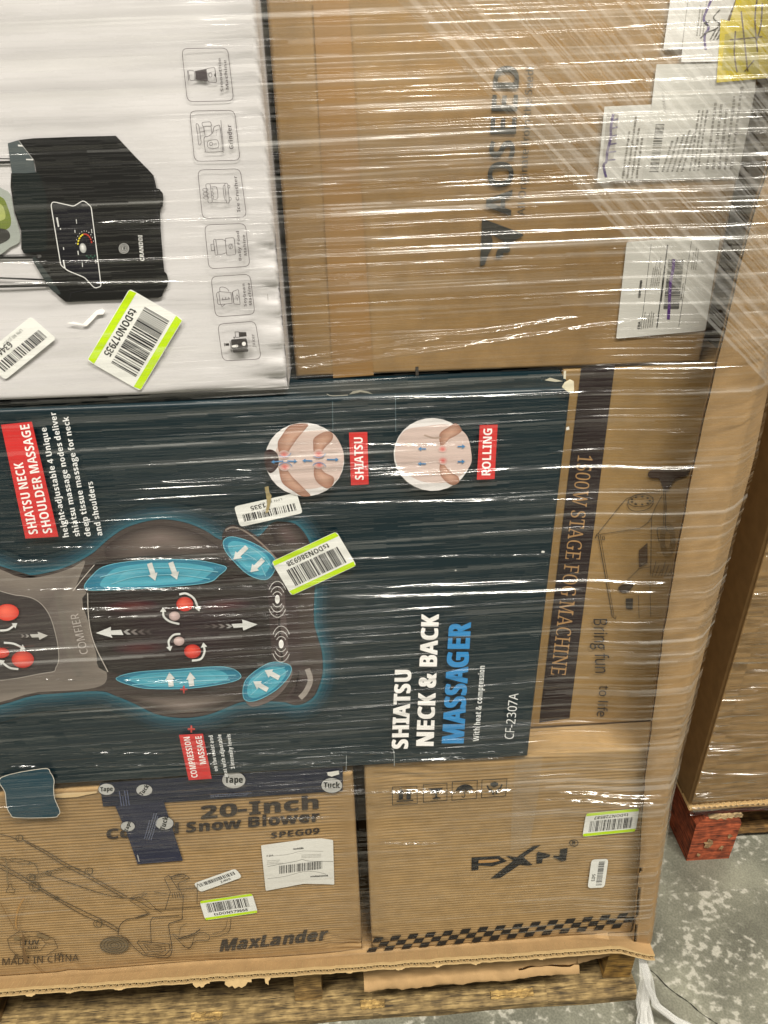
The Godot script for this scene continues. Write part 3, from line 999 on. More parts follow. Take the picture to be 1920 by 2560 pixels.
func build_massager_carton() -> void:
	var z := 0.016
	var bg := "061e26"
	var m := paint(bg, 0.38)
	var o := carton("massager_carton", "dark teal glossy carton printed with a massage cushion, standing on two brown cartons", Vector2(-0.72, 0.588), Vector2(0.2185, 1.104), z, 0.30, m, 0.0, 0.007, 60, 0.004, 0.002, 9)
	var k := Ink.new(self, z + 0.0003)
	# pale blue halo of ink around the cushion
	# cushion silhouette
	var body := smooth(PackedVector2Array([Vector2(-60, 1428), Vector2(58, 1439), Vector2(120, 1432), Vector2(178, 1413), Vector2(231, 1384), Vector2(270, 1350), Vector2(313, 1321), Vector2(366, 1304), Vector2(410, 1299), Vector2(463, 1307), Vector2(511, 1326), Vector2(560, 1352), Vector2(640, 1345), Vector2(680, 1308), Vector2(709, 1305), Vector2(740, 1312), Vector2(768, 1345), Vector2(786, 1400), Vector2(786, 1470), Vector2(784, 1550), Vector2(793, 1590), Vector2(804, 1630), Vector2(806, 1680), Vector2(797, 1715), Vector2(783, 1742), Vector2(759, 1758), Vector2(735, 1762), Vector2(712, 1755), Vector2(660, 1752), Vector2(608, 1754), Vector2(579, 1763), Vector2(530, 1783), Vector2(482, 1793), Vector2(434, 1793), Vector2(386, 1783), Vector2(337, 1759), Vector2(289, 1739), Vector2(241, 1727), Vector2(96, 1736), Vector2(-60, 1744)]))
	for q in [[86.0, "09252e"], [64.0, "0e303b"], [44.0, "163f4c"], [28.0, "1d4a57"], [14.0, "2a5d6c"]]:
		k.line(body, q[0], q[1], true)
	k.blob(body, "150f10", "463b38", Vector2(470, 1555), 7, 2.2)
	k.line(body, 1.6, "2a2322", true)
	# upper hump, its sheen printed as a paler band
	k.blob(smooth(PackedVector2Array([Vector2(262, 1372), Vector2(313, 1334), Vector2(366, 1318), Vector2(410, 1313), Vector2(463, 1322), Vector2(511, 1342), Vector2(552, 1375), Vector2(520, 1392), Vector2(400, 1392), Vector2(290, 1410)])), "7b6e69", "332a28", Vector2(400, 1345), 5)
	k.blob(smooth(PackedVector2Array([Vector2(300, 1738), Vector2(400, 1735), Vector2(600, 1735), Vector2(560, 1762), Vector2(500, 1782), Vector2(434, 1785), Vector2(386, 1775), Vector2(340, 1755)])), "857872", "332a28", Vector2(460, 1762), 5)
	k.poly(smooth(PackedVector2Array([Vector2(232, 1412), Vector2(280, 1398), Vector2(400, 1388), Vector2(520, 1388), Vector2(562, 1400), Vector2(562, 1430), Vector2(400, 1425), Vector2(240, 1440)])), "1f1717")
	# neck part, grey cloth
	k.blob(smooth(PackedVector2Array([Vector2(-60, 1434), Vector2(58, 1445), Vector2(120, 1438), Vector2(178, 1420), Vector2(212, 1402), Vector2(200, 1440), Vector2(190, 1474), Vector2(217, 1482), Vector2(222, 1560), Vector2(240, 1630), Vector2(268, 1690), Vector2(235, 1720), Vector2(96, 1730), Vector2(-60, 1738)])), "544d4a", "7f766f", Vector2(60, 1580), 5, 1.5)
	k.line(smooth(PackedVector2Array([Vector2(143, 1480), Vector2(160, 1560), Vector2(178, 1640), Vector2(200, 1690)]), false), 16, "6d6560")
	# head rest panel
	var rest := smooth(PackedVector2Array([Vector2(-60, 1487), Vector2(40, 1488), Vector2(90, 1500), Vector2(122, 1535), Vector2(140, 1590), Vector2(147, 1640), Vector2(140, 1668), Vector2(115, 1682), Vector2(-60, 1688)]))
	k.poly(rest, "3b3635")
	k.line(rest, 1.6, "a9a29c", true)
	# dark centre panel
	var centre := smooth(PackedVector2Array([Vector2(218, 1480), Vector2(400, 1474), Vector2(640, 1460), Vector2(690, 1470), Vector2(690, 1560), Vector2(680, 1660), Vector2(600, 1690), Vector2(420, 1685), Vector2(262, 1678), Vector2(240, 1630), Vector2(222, 1560)]), true, 4)
	k.blob(centre, "2e2123", "261d1f", Vector2(450, 1570), 3)
	for q in [[330, 1515, "5a2326"], [350, 1620, "4c2224"], [560, 1512, "4c2224"]]:
		k.blob(ellipse(Vector2(q[0], q[1]), 70, 16, -0.05), q[2], "2b2022", Vector2(q[0], q[1]), 4)
	k.line(smooth(PackedVector2Array([Vector2(219, 1482), Vector2(222, 1550), Vector2(236, 1610), Vector2(270, 1680)]), false), 2.2, "b9b1aa")
	k.line(smooth(PackedVector2Array([Vector2(224, 1482), Vector2(227, 1550), Vector2(241, 1610), Vector2(275, 1680)]), false), 3.0, "191313")
	k.line(smooth(PackedVector2Array([Vector2(182, 1478), Vector2(208, 1445), Vector2(236, 1412)]), false), 1.6, "cfc6be")
	# lumbar roll
	k.fade(PackedVector2Array([Vector2(705, 1450), Vector2(712, 1560), Vector2(722, 1690)]), 74, 78, "342a2b", "423736")
	k.fade(PackedVector2Array([Vector2(700, 1470), Vector2(705, 1560), Vector2(712, 1680)]), 22, 24, "544748", "5c4e4c")
	k.line(PackedVector2Array([Vector2(692, 1455), Vector2(698, 1560), Vector2(706, 1660)]), 6, "241b1c")
	# side wings
	k.blob(smooth(PackedVector2Array([Vector2(556, 1350), Vector2(562, 1322), Vector2(580, 1312), Vector2(610, 1320), Vector2(655, 1350), Vector2(690, 1385), Vector2(705, 1420), Vector2(690, 1450), Vector2(640, 1440), Vector2(580, 1400)])), "4a3e3c", "302625", Vector2(625, 1370), 4)
	k.line(smooth(PackedVector2Array([Vector2(563, 1326), Vector2(582, 1318), Vector2(612, 1328), Vector2(655, 1360), Vector2(692, 1398)]), false), 4, "85776f")
	k.blob(smooth(PackedVector2Array([Vector2(676, 1330), Vector2(690, 1308), Vector2(712, 1306), Vector2(740, 1314), Vector2(768, 1350), Vector2(776, 1390), Vector2(745, 1395), Vector2(710, 1380)])), "5a4c4a", "2a2021", Vector2(715, 1330), 4)
	k.blob(smooth(PackedVector2Array([Vector2(612, 1740), Vector2(640, 1715), Vector2(700, 1670), Vector2(725, 1660), Vector2(730, 1690), Vector2(700, 1735), Vector2(660, 1760), Vector2(625, 1765)])), "3a2e2d", "6d605c", Vector2(680, 1712), 4)
	k.blob(smooth(PackedVector2Array([Vector2(715, 1745), Vector2(745, 1700), Vector2(750, 1670), Vector2(775, 1668), Vector2(785, 1700), Vector2(770, 1740), Vector2(745, 1758), Vector2(722, 1758)])), "2e2424", "4a3f3d", Vector2(735, 1735), 4)
	k.line(smooth(PackedVector2Array([Vector2(768, 1672), Vector2(776, 1700), Vector2(765, 1728), Vector2(750, 1745)]), false), 13, "98908b")
	k.done("cushion_picture", o, inks.satin)
	# blue air pads
	var pad := "1f6f8c"
	var pads := [smooth(PackedVector2Array([Vector2(213, 1472), Vector2(232, 1437), Vector2(270, 1413), Vector2(366, 1400), Vector2(482, 1400), Vector2(550, 1412), Vector2(566, 1421), Vector2(548, 1438), Vector2(520, 1456), Vector2(430, 1466), Vector2(290, 1474)])), smooth(PackedVector2Array([Vector2(290, 1697), Vector2(337, 1681), Vector2(434, 1674), Vector2(559, 1667), Vector2(602, 1688), Vector2(578, 1705), Vector2(482, 1720), Vector2(386, 1722), Vector2(337, 1716)])), smooth(PackedVector2Array([Vector2(559, 1352), Vector2(580, 1342), Vector2(627, 1355), Vector2(675, 1384), Vector2(690, 1413), Vector2(668, 1448), Vector2(622, 1437), Vector2(580, 1398), Vector2(562, 1374)])), smooth(PackedVector2Array([Vector2(622, 1691), Vector2(675, 1657), Vector2(722, 1662), Vector2(725, 1686), Vector2(690, 1725), Vector2(641, 1751), Vector2(612, 1749), Vector2(608, 1720)]))]
	for p in pads:
		var mid := Vector2.ZERO
		for q in p:
			mid += q / p.size()
		k.blob(p, "4aa0ba", pad, mid + Vector2(0, -6), 4)
		k.line(p, 1.6, "6fb6c8", true)
		for t in [0.8, 0.6]:
			var inner := PackedVector2Array()
			for q in p:
				inner.append((mid + Vector2(0, 5)).lerp(q, t))
			k.blob(inner, "2f8aa6", "4fa6bd" if t > 0.7 else "57adc2", mid, 3)
	for q in [[250, 1443, 330, 1424, 440, 1419, 545, 1430], [278, 1460, 340, 1442, 440, 1437, 525, 1448], [310, 1700, 400, 1692, 500, 1690, 590, 1688], [330, 1712, 420, 1706, 500, 1702, 575, 1700], [570, 1368, 610, 1364, 650, 1385, 680, 1420], [578, 1388, 612, 1385, 645, 1405, 664, 1440], [620, 1715, 660, 1680, 695, 1672, 712, 1668], [626, 1738, 665, 1705, 700, 1690, 720, 1676]]:
		k.line(smooth(PackedVector2Array([Vector2(q[0], q[1]), Vector2(q[2], q[3]), Vector2(q[4], q[5]), Vector2(q[6], q[7])]), false), 2.2, "79bccd")
	var wt := "d8dad8"
	crop(0, 950, 2.074)
	for q in [[775, 950, 793, 1005], [885, 945, 905, 1000]]:
		arrow(k, pts(q), 13, 12, wt)
	arrow(k, pts([1280, 865, 1238, 905]), 12, 12, wt)
	arrow(k, pts([1365, 930, 1325, 970]), 12, 12, wt)
	crop(0, 1450, 2.074)
	for q in [[888, 552, 883, 515], [994, 550, 990, 515]]:
		arrow(k, pts(q), 13, 12, wt)
	arrow(k, pts([1388, 570, 1345, 545]), 12, 12, wt)
	arrow(k, pts([1448, 508, 1405, 485]), 12, 12, wt)
	# moving nodes and arrows
	ball(k, px(958, 125), 21, 18, "f0654f", "b5201d")
	ball(k, px(905, 187), 14, 11.5, "d8bdbb", "a08a88")
	ball(k, px(928, 317), 13.5, 11.5, "d8bdbb", "a08a88")
	ball(k, px(998, 370), 21, 17.5, "e8503f", "a81c1b")
	ball(k, px(38, 168), 29, 21, "f0705c", "c8352c")
	ball(k, px(118, 412), 28, 21, "ea5b4b", "b52a25")
	ball(k, px(5, 378), 21, 13, "ea5b4b", "b52a25")
	arrow(k, smooth(pts([930, 75, 965, 70, 1005, 95, 1025, 140]), false), 5, 8, wt)
	arrow(k, smooth(pts([930, 228, 880, 215, 850, 190, 846, 165]), false), 5, 8, wt)
	arrow(k, smooth(pts([935, 280, 900, 285, 875, 315, 878, 345]), false), 5, 8, wt)
	arrow(k, smooth(pts([995, 418, 1040, 410, 1060, 375, 1058, 348]), false), 5, 8, wt)
	arrow(k, smooth(pts([0, 262, 40, 258, 70, 238]), false), 5, 8, wt)
	arrow(k, smooth(pts([20, 325, 70, 330, 110, 348]), false), 5, 8, wt)
	arrow(k, smooth(pts([95, 462, 50, 455, 15, 430]), false), 5, 8, wt)
	# long arrows with fading tails
	k.poly(pts([497, 275, 575, 243, 575, 262, 628, 258, 640, 285, 575, 284, 584, 300]), wt)
	k.poly(pts([1335, 230, 1255, 205, 1258, 225, 1200, 228, 1212, 248, 1258, 245, 1262, 262]), wt)
	k.poly(pts([248, 288, 195, 268, 198, 280, 155, 282, 165, 298, 200, 297, 205, 310]), "c4c2bf")
	var tones := ["9d9b9a", "77706f", "554c4c", "423839"]
	for i in 4:
		var a := 640 + i * 38
		k.poly(pts([a, 268, a + 18, 256, a + 34, 256, a + 18, 268, a + 40, 282, a + 20, 284]), tones[i])
		var b := 1205 - i * 38
		k.poly(pts([b, 240, b - 20, 228, b - 36, 229, b - 18, 240, b - 34, 250, b - 16, 250]), tones[i])
	for i in 2:
		k.poly(pts([152 - i * 24, 290, 140 - i * 24, 282, 130 - i * 24, 283, 140 - i * 24, 290, 132 - i * 24, 298, 142 - i * 24, 298]), ["9a9794", "7f7a78"][i])
	# vibration rings
	for c in [px(1438, 100), px(1458, 332)]:
		k.poly(ellipse(c, 6, 11), "ecebe9")
		for i in 3:
			for s in [-1.0, 1.0]:
				k.line(ellipse(c, 13.5 + i * 5.5, 19 + i * 13.0, 0, s * PI * 0.5 - 1.0, s * PI * 0.5 + 1.0, 12), 1.7, "c9c6c4")
	for c in [px(953, 567), px(992, 773)]:
		k.line(PackedVector2Array([c - Vector2(9, 0), c + Vector2(9, 0)]), 4, "c9443c")
		k.line(PackedVector2Array([c - Vector2(0, 9), c + Vector2(0, 9)]), 4, "c9443c")
	k.words("COMFIER", px(458, 380), px(405, 172), Vector2(-20, 3.5), "b3aba6", "regular")
	k.done("diagram_print", o, inks.satin)
	# red titles and white text
	var red := "c92f31"
	crop(0, 950, 2.074)
	k.quad(px(5, 232), px(165, 216), px(303, 812), px(132, 822), red)
	k.words("SHIATSU NECK", px(198, 795), px(118, 425), Vector2(-23, 3.5), "f0eeec", "bold")
	k.words("SHOULDER MASSAGE", px(272, 790), px(150, 228), Vector2(-23, 3.5), "f0eeec", "bold")
	for t in [["height-adjustable 4 Unique", 358, 812, 240, 245], ["shiatsu massage nodes deliver", 415, 808, 288, 165], ["deep tissue massage for neck", 472, 808, 354, 188], ["and shoulders", 532, 805, 480, 525]]:
		k.words(t[0], px(t[1], t[2]), px(t[3], t[4]), Vector2(-14.5, 2.5), "e4e6e6", "bold")
	crop(0, 1450, 2.074)
	k.quad(px(928, 803), px(1052, 797), px(1098, 1030), px(978, 1038), red)
	k.words("COMPRESSION", px(1026, 1022), px(983, 812), Vector2(-15.5, 2.0), "f0eeec", "bold")
	k.words("MASSAGE", px(1070, 952), px(1044, 808), Vector2(-15.5, 2.0), "f0eeec", "bold")
	for t in [["on the waist and", 1130, 990, 1102, 805], ["seat with adjustable", 1182, 1022, 1146, 800], ["3 intensity levels", 1218, 978, 1194, 798]]:
		k.words(t[0], px(t[1], t[2]), px(t[3], t[4]), Vector2(-9.5, 1.2), "e4e6e6", "bold")
	crop(600, 950, 2.074)
	k.quad(px(565, 272), px(660, 269), px(667, 541), px(576, 546), red)
	k.words("SHIATSU", px(642, 517), px(636, 297), Vector2(-22, 0.4), "f2f0ee", "bold")
	k.quad(px(1243, 234), px(1336, 231), px(1320, 513), px(1228, 517), red)
	k.words("ROLLING", px(1298, 494), px(1308, 252), Vector2(-22, 0.0), "f2f0ee", "bold")
	crop(600, 1450, 2.074)
	k.words("SHIATSU", px(870, 872), px(888, 468), Vector2(-40, 0.5), "f2f0ee", "heavy")
	k.words("NECK & BACK", px(1002, 858), px(1030, 180), Vector2(-42, -0.5), "f2f0ee", "heavy")
	k.words("MASSAGER", px(1158, 843), px(1196, 222), Vector2(-53, 0.0), "2b86c4", "heavy")
	k.words("With heat & compression", px(1238, 836), px(1270, 445), Vector2(-14.5, 0), "dfe2e2", "bold")
	k.words("CF-2307A", px(1418, 825), px(1444, 588), Vector2(-23, -1), "dfe2e2", "regular")
	k.done("lettering", o, inks.satin)
	massage_photos(o, k)
	# die cut carry flap with white torn edges, hanging over the lower carton
	crop(0, 1900, 2.592)
	var fl := smooth(pts([8, 115, 35, 210, 45, 300, 70, 350, 110, 372, 340, 370, 375, 355, 385, 330, 352, 250, 345, 180, 348, 130, 325, 85, 280, 58]), true, 4)
	var f := Ink.new(self, z + 0.0040)
	f.line(fl, 3.2, "d6cfc2", true)
	f.poly(fl, "1a3c4a")
	f.done("carry_flap", o, inks.satin)
	# scuffs and rips along the upper edge and corners
	var w := Ink.new(self, z + 0.0042)
	crop(600, 950, 2.074)
	w.poly(pts([565, 75, 585, 58, 625, 52, 665, 60, 690, 74, 660, 68, 625, 62, 595, 70]), "8f8e82")
	w.done("scuff", o, inks.label)
	w.line(smooth(pts([450, 72, 465, 80, 490, 82, 560, 78]), false), 2.0, "a9a79c")
	w.done("scuff", o, inks.label)
	w.poly(pts([900, 82, 925, 85, 930, 95, 905, 92]), "d8d6cc")
	w.done("scuff", o, inks.label)
	w.line(smooth(pts([925, 90, 980, 86, 1040, 88]), false), 1.4, "9a998f")
	w.done("scuff", o, inks.label)
	w.line(pts([480, 110, 482, 268]), 0.9, "6d7f87")
	w.done("scuff", o, inks.label)
	w.line(pts([806, 70, 808, 268]), 0.9, "6d7f87")
	w.done("scuff", o, inks.label)
	w.poly(pts([1565, 885, 1580, 887, 1578, 897, 1562, 895]), "cfd0cc")
	w.done("scuff", o, inks.label)
	w.poly(ellipse(px(1118, 987), 2.2, 1.8, 0, 0, TAU, 8), "cfd0cc")
	w.done("scuff", o, inks.label)
	crop(1300, 850, 2.602)
	w.poly(pts([290, 275, 325, 255, 350, 268, 352, 330, 335, 347, 300, 330, 272, 305]), "d9d2b8")
	w.done("scuff", o, inks.label)
	w.poly(pts([160, 262, 195, 245, 230, 255, 280, 268, 230, 272]), "b9b5a2")
	w.done("scuff", o, inks.label)
	w.poly(pts([285, 205, 300, 200, 298, 255, 283, 250]), "c9c3b0")
	w.done("scuff", o, inks.label)
	w.poly(pts([300, 570, 318, 562, 322, 582, 302, 588]), "d9d9d4")
	w.done("scuff", o, inks.label)
	crop(600, 1450, 2.074)
	w.line(smooth(pts([785, 875, 798, 890, 800, 965]), false), 1.4, "9fa5a5")
	w.done("scuff", o, inks.label)
	w.line(pts([552, 910, 550, 985]), 1.4, "9fa5a5")
	w.done("scuff", o, inks.label)
	crop(600, 950, 2.074)
	sticker(o, z + 0.0046, px(500, 785), Vector2(-338, 157) / 2.074, Vector2(105, 177) / 2.074, "tsDON386938", true, 13).set_meta("label", "lime edged barcode sticker reading tsDON386938")
	crop(0, 950, 2.074)
	var st := sticker(o, z + 0.0044, px(1538, 584), Vector2(-325, 72) / 2.074, Vector2(32, 106) / 2.074, "1335", false, 14, "barcode_sticker", "LPN RR 67")
	st.set_meta("label", "white barcode sticker reading 1335 with a torn scrap on it")
	var sc := Ink.new(self, z + 0.0052)
	sc.poly(pts([1372, 556, 1392, 550, 1396, 580, 1408, 600, 1402, 640, 1392, 685, 1376, 690, 1385, 640, 1380, 600]), "9c8d62")
	sc.done("torn_scrap", st, inks.label)

func hand_shape(k: Ink, p: PackedVector2Array) -> void:
	var mid := Vector2.ZERO
	for q in p:
		mid += q / p.size()
	k.blob(p, "c29c88", "946a57", mid, 4, 1.4)

func massage_photos(o: Node3D, k: Ink) -> void:
	crop(600, 950, 2.074)
	var skin := "c9b5ae"
	# first round photo: four hands on a back
	k.poly(ellipse(px(335, 412), 99, 92, 0.1), "dcd9d8")
	k.poly(smooth(pts([185, 365, 250, 290, 390, 262, 480, 275, 535, 370, 530, 460, 500, 520, 400, 560, 320, 560, 230, 500, 190, 440])), skin)
	k.poly(smooth(pts([128, 375, 160, 360, 195, 385, 200, 440, 175, 475, 150, 480, 130, 440])), "33211f")
	hand_shape(k, smooth(pts([262, 235, 352, 228, 330, 265, 300, 300, 265, 350, 232, 400, 210, 395, 195, 330, 215, 290])))
	hand_shape(k, smooth(pts([385, 300, 440, 268, 478, 275, 478, 310, 440, 350, 410, 395, 385, 385, 380, 340])))
	hand_shape(k, smooth(pts([205, 455, 235, 455, 270, 500, 300, 530, 345, 575, 365, 600, 320, 602, 275, 575, 225, 540, 208, 500])))
	hand_shape(k, smooth(pts([385, 455, 410, 450, 440, 480, 485, 505, 480, 545, 450, 562, 405, 535, 385, 500])))
	# second round photo: two hands rolling outwards
	k.poly(ellipse(px(998, 386), 97, 91, 0.05), "dcd9d8")
	k.poly(smooth(pts([805, 360, 850, 265, 960, 240, 1080, 232, 1170, 280, 1198, 370, 1195, 440, 1140, 500, 1080, 530, 960, 530, 870, 490, 815, 440])), skin)
	hand_shape(k, smooth(pts([1035, 280, 1080, 245, 1120, 225, 1150, 260, 1125, 285, 1080, 310, 1050, 352, 1040, 345])))
	hand_shape(k, smooth(pts([1040, 425, 1060, 440, 1090, 475, 1130, 500, 1135, 530, 1100, 545, 1060, 520, 1035, 480])))
	k.line(smooth(pts([955, 285, 1000, 300, 1040, 298]), false), 4, "a99488")
	k.line(smooth(pts([985, 487, 1030, 478, 1045, 470]), false), 3, "a99488")
	for c in [[228, 388, 30, skin], [232, 450, 28, skin], [408, 385, 30, skin], [410, 440, 26, skin], [1050, 358, 24, skin], [1052, 418, 26, skin]]:
		k.blob(ellipse(px(c[0], c[1]), c[2] / 2.074, c[2] * 0.8 / 2.074), "d2514c", c[3], px(c[0], c[1]), 4)
	for q in [[225, 420, 178, 424], [245, 420, 280, 421], [375, 420, 340, 418], [450, 412, 495, 413], [965, 357, 940, 357], [1128, 345, 1152, 345], [965, 435, 938, 434], [1128, 424, 1150, 423]]:
		arrow(k, pts(q), 3.2, 5.5, "3f78a8")
	for c in [[230, 372], [235, 455], [408, 375], [410, 455]]:
		k.line(ellipse(px(c[0], c[1]), 17, 13, 0, 0.2 if c[1] < 400 else PI + 0.4, 2.4 if c[1] < 400 else TAU - 0.2, 12), 1.7, "4f7fb4")
	k.done("round_photo", o, inks.satin)

# ---------------------------------------------------------------- brown carton of a printer, with papers on it
func build_printer_carton() -> void:
	var z := -0.03
	var o := carton("printer_carton", "brown carton with grey AOSEED lettering and white shipping labels, upper right of the load", Vector2(-0.048, 1.107), Vector2(0.364, 1.62), z, 0.42, paint("a28254", 0.85, kraft_tex, 3.0), 0.0, 0.007, 50, 0.004, 0.002, 15)
	var k := Ink.new(self, z + 0.0003)
	crop(640, 0, 2.074)
	# band of brown closing tape down the middle of the left half
	k.quad(px(295, 0), px(480, 0), px(610, 1945), px(400, 1960), "8e6c41")
	k.done("closing_tape", o, inks.label)
	var ink := "2c2b2a"
	k.words("AOSEED", px(1322, 1120), px(1368, 342), Vector2(-64, 0), ink, "bold")
	k.words("All Originate from the Seed!", px(1392, 1118), px(1440, 345), Vector2(-18, 0), ink, "regular")
	k.poly(pts([1172, 1132, 1380, 1210, 1388, 1222, 1320, 1258, 1308, 1270, 1290, 1268, 1280, 1248, 1262, 1238, 1240, 1225, 1222, 1205, 1218, 1210, 1228, 1250, 1222, 1290, 1205, 1320, 1185, 1375, 1162, 1382]), ink)
	k.poly(smooth(pts([1250, 1300, 1265, 1285, 1285, 1278, 1310, 1278, 1318, 1300, 1300, 1312, 1285, 1310, 1275, 1330, 1245, 1335])), ink)
	k.quad(px(826, 1902), px(842, 1900), px(844, 1946), px(828, 1948), "3a332c")
	k.done("lettering", o, inks.matt)
	# lower shipping label
	crop(1480, 560, 4.148)
	var zl := z + 0.0010
	var l1 := Ink.new(self, zl)
	l1.poly(rounded(pts([360, 187, 1332, 112, 1175, 1105, 250, 1190]), 5), "cfcec8")
	var lab := l1.done("shipping_label", o, inks.label)
	lab.set_meta("label", "white shipping label crossed with a purple marker line")
	l1.line(pts([614, 210, 508, 1095]), 1.3, "2a2a2a")
	l1.line(pts([1032, 175, 900, 1062]), 1.3, "2a2a2a")
	l1.line(pts([785, 215, 672, 1080]), 3.0, "3a3a3a")
	l1.line(pts([748, 500, 712, 815]), 4.6, "141414")
	l1.scribble(px(600, 650), px(650, 335) - px(600, 650), Vector2(24, -2), 5, 71, "77756f")
	l1.scribble(px(522, 1085), px(548, 880) - px(522, 1085), Vector2(27, -3), 5, 72, "84827c")
	l1.scribble(px(472, 765), px(495, 572) - px(472, 765), Vector2(7, 0), 1, 73, "2c2c2c", 0.9)
	l1.scribble(px(1020, 470), px(1060, 200) - px(1020, 470), Vector2(16, 0), 3, 74, "8a8882")
	l1.words("FBA", px(500, 1090), px(508, 1010), Vector2(-7, 0), "3a3a3a", "bold")
	l1.bars(px(740, 880), px(795, 358) - px(740, 880), px(900, 880) - px(740, 880), 40, 75, "4a4a48")
	l1.scribble(px(912, 785), px(958, 490) - px(912, 785), Vector2(4, 0), 1, 76, "55534e", 0.8)
	l1.line(smooth(pts([848, 365, 840, 470, 815, 600, 805, 760, 800, 860, 792, 990]), false), 7.5, "512a78")
	l1.done("label_print", lab, inks.label)
	# upper papers
	crop(1320, 0, 2.458)
	var l2 := Ink.new(self, zl)
	l2.poly(pts([790, 395, 1405, 380, 1395, 560, 1290, 1095, 690, 1108, 760, 640]), "c4c3be")
	var big := l2.done("shipping_label", o, inks.label)
	big.set_meta("label", "large white document label with rows of small print")
	l2.bars(px(745, 1058), px(785, 760) - px(745, 1058), px(800, 1058) - px(745, 1058), 34, 81, "333231")
	l2.words("AOSEED", px(850, 690), px(835, 575), Vector2(-6, 0), "55534f", "regular")
	l2.scribble(px(815, 1055), px(900, 780) - px(815, 1055), Vector2(60, 0), 5, 82, "6d6b66")
	l2.scribble(px(985, 1050), px(1060, 550) - px(985, 1050), Vector2(30, 0), 3, 83, "6d6b66")
	l2.scribble(px(1085, 1040), px(1150, 540) - px(1085, 1040), Vector2(75, 0), 5, 84, "7a7873")
	l2.done("label_print", big, inks.label)
	var l3 := Ink.new(self, zl + 0.0006)
	l3.poly(pts([470, 655, 758, 642, 700, 1105, 425, 1118]), "cdccc7")
	var sm := l3.done("shipping_label", o, inks.label)
	sm.set_meta("label", "small white label with a purple marked heading strip")
	l3.quad(px(485, 690), px(560, 690), px(525, 985), px(455, 1000), "a8a59f")
	l3.line(smooth(pts([525, 700, 510, 780, 508, 850, 488, 930, 482, 990, 465, 1020, 480, 1090]), false), 6.5, "4b3a72")
	for i in 6:
		l3.line(pts([482 + i * 6, 985 - i * 48, 538 + i * 3, 980 - i * 50]), 3.5, "544a74")
	l3.scribble(px(570, 1095), px(630, 680) - px(570, 1095), Vector2(46, 0), 4, 85, "77756f")
	l3.done("label_print", sm, inks.label)
	var l4 := Ink.new(self, zl + 0.0008)
	l4.poly(pts([880, -40, 1290, -40, 1180, 235, 1165, 378, 942, 382, 948, 296, 832, 298]), "cbcac6")
	var up := l4.done("shipping_label", o, inks.label)
	up.set_meta("label", "white label above the others, scrawled over in purple and black")
	l4.line(pts([985, -20, 945, 300]), 1.2, "4a4a48")
	l4.scribble(px(1030, 220), px(1060, -30) - px(1030, 220), Vector2(22, 0), 3, 86, "7a7873")
	l4.line(smooth(pts([1135, -20, 1100, 60, 1080, 120, 1110, 170, 1085, 220, 1092, 305]), false), 6.0, "4f3c78")
	l4.line(smooth(pts([1060, 235, 1100, 200, 1150, 180, 1180, 150, 1140, 110, 1180, 60]), false), 3.5, "3c3a3a")
	l4.line(smooth(pts([1120, 130, 1085, 140, 1110, 160]), false), 4.0, "2c2c2c")
	l4.scribble(px(1110, 245), px(1180, 120) - px(1110, 245), Vector2(34, 0), 4, 87, "4a4846")
	l4.done("label_print", up, inks.label)
	var l5 := Ink.new(self, zl + 0.0012)
	l5.poly(pts([1290, -40, 1500, -40, 1490, 478, 1158, 508, 1185, 118, 1240, 130]), "cdb915")
	var yel := l5.done("notice_sticker", o, inks.label)
	yel.set_meta("label", "bright yellow sticker with dark hand written strokes")
	l5.poly(pts([1210, 210, 1400, 170, 1425, 460, 1190, 430]), "b3a63e")
	for q in [[1275, 190, 1268, 330, 1285, 445], [1310, 70, 1330, 250, 1350, 440], [1410, -20, 1395, 120, 1410, 320], [1440, 20, 1430, 160, 1400, 260]]:
		l5.line(smooth(pts(q), false), 4.0, "5a4a2a")
	l5.line(pts([1240, 245, 1440, 225]), 3.0, "5a4a2a")
	l5.line(pts([1330, 440, 1390, 370]), 3.0, "5a4a2a")
	l5.done("hand_writing", yel, inks.label)

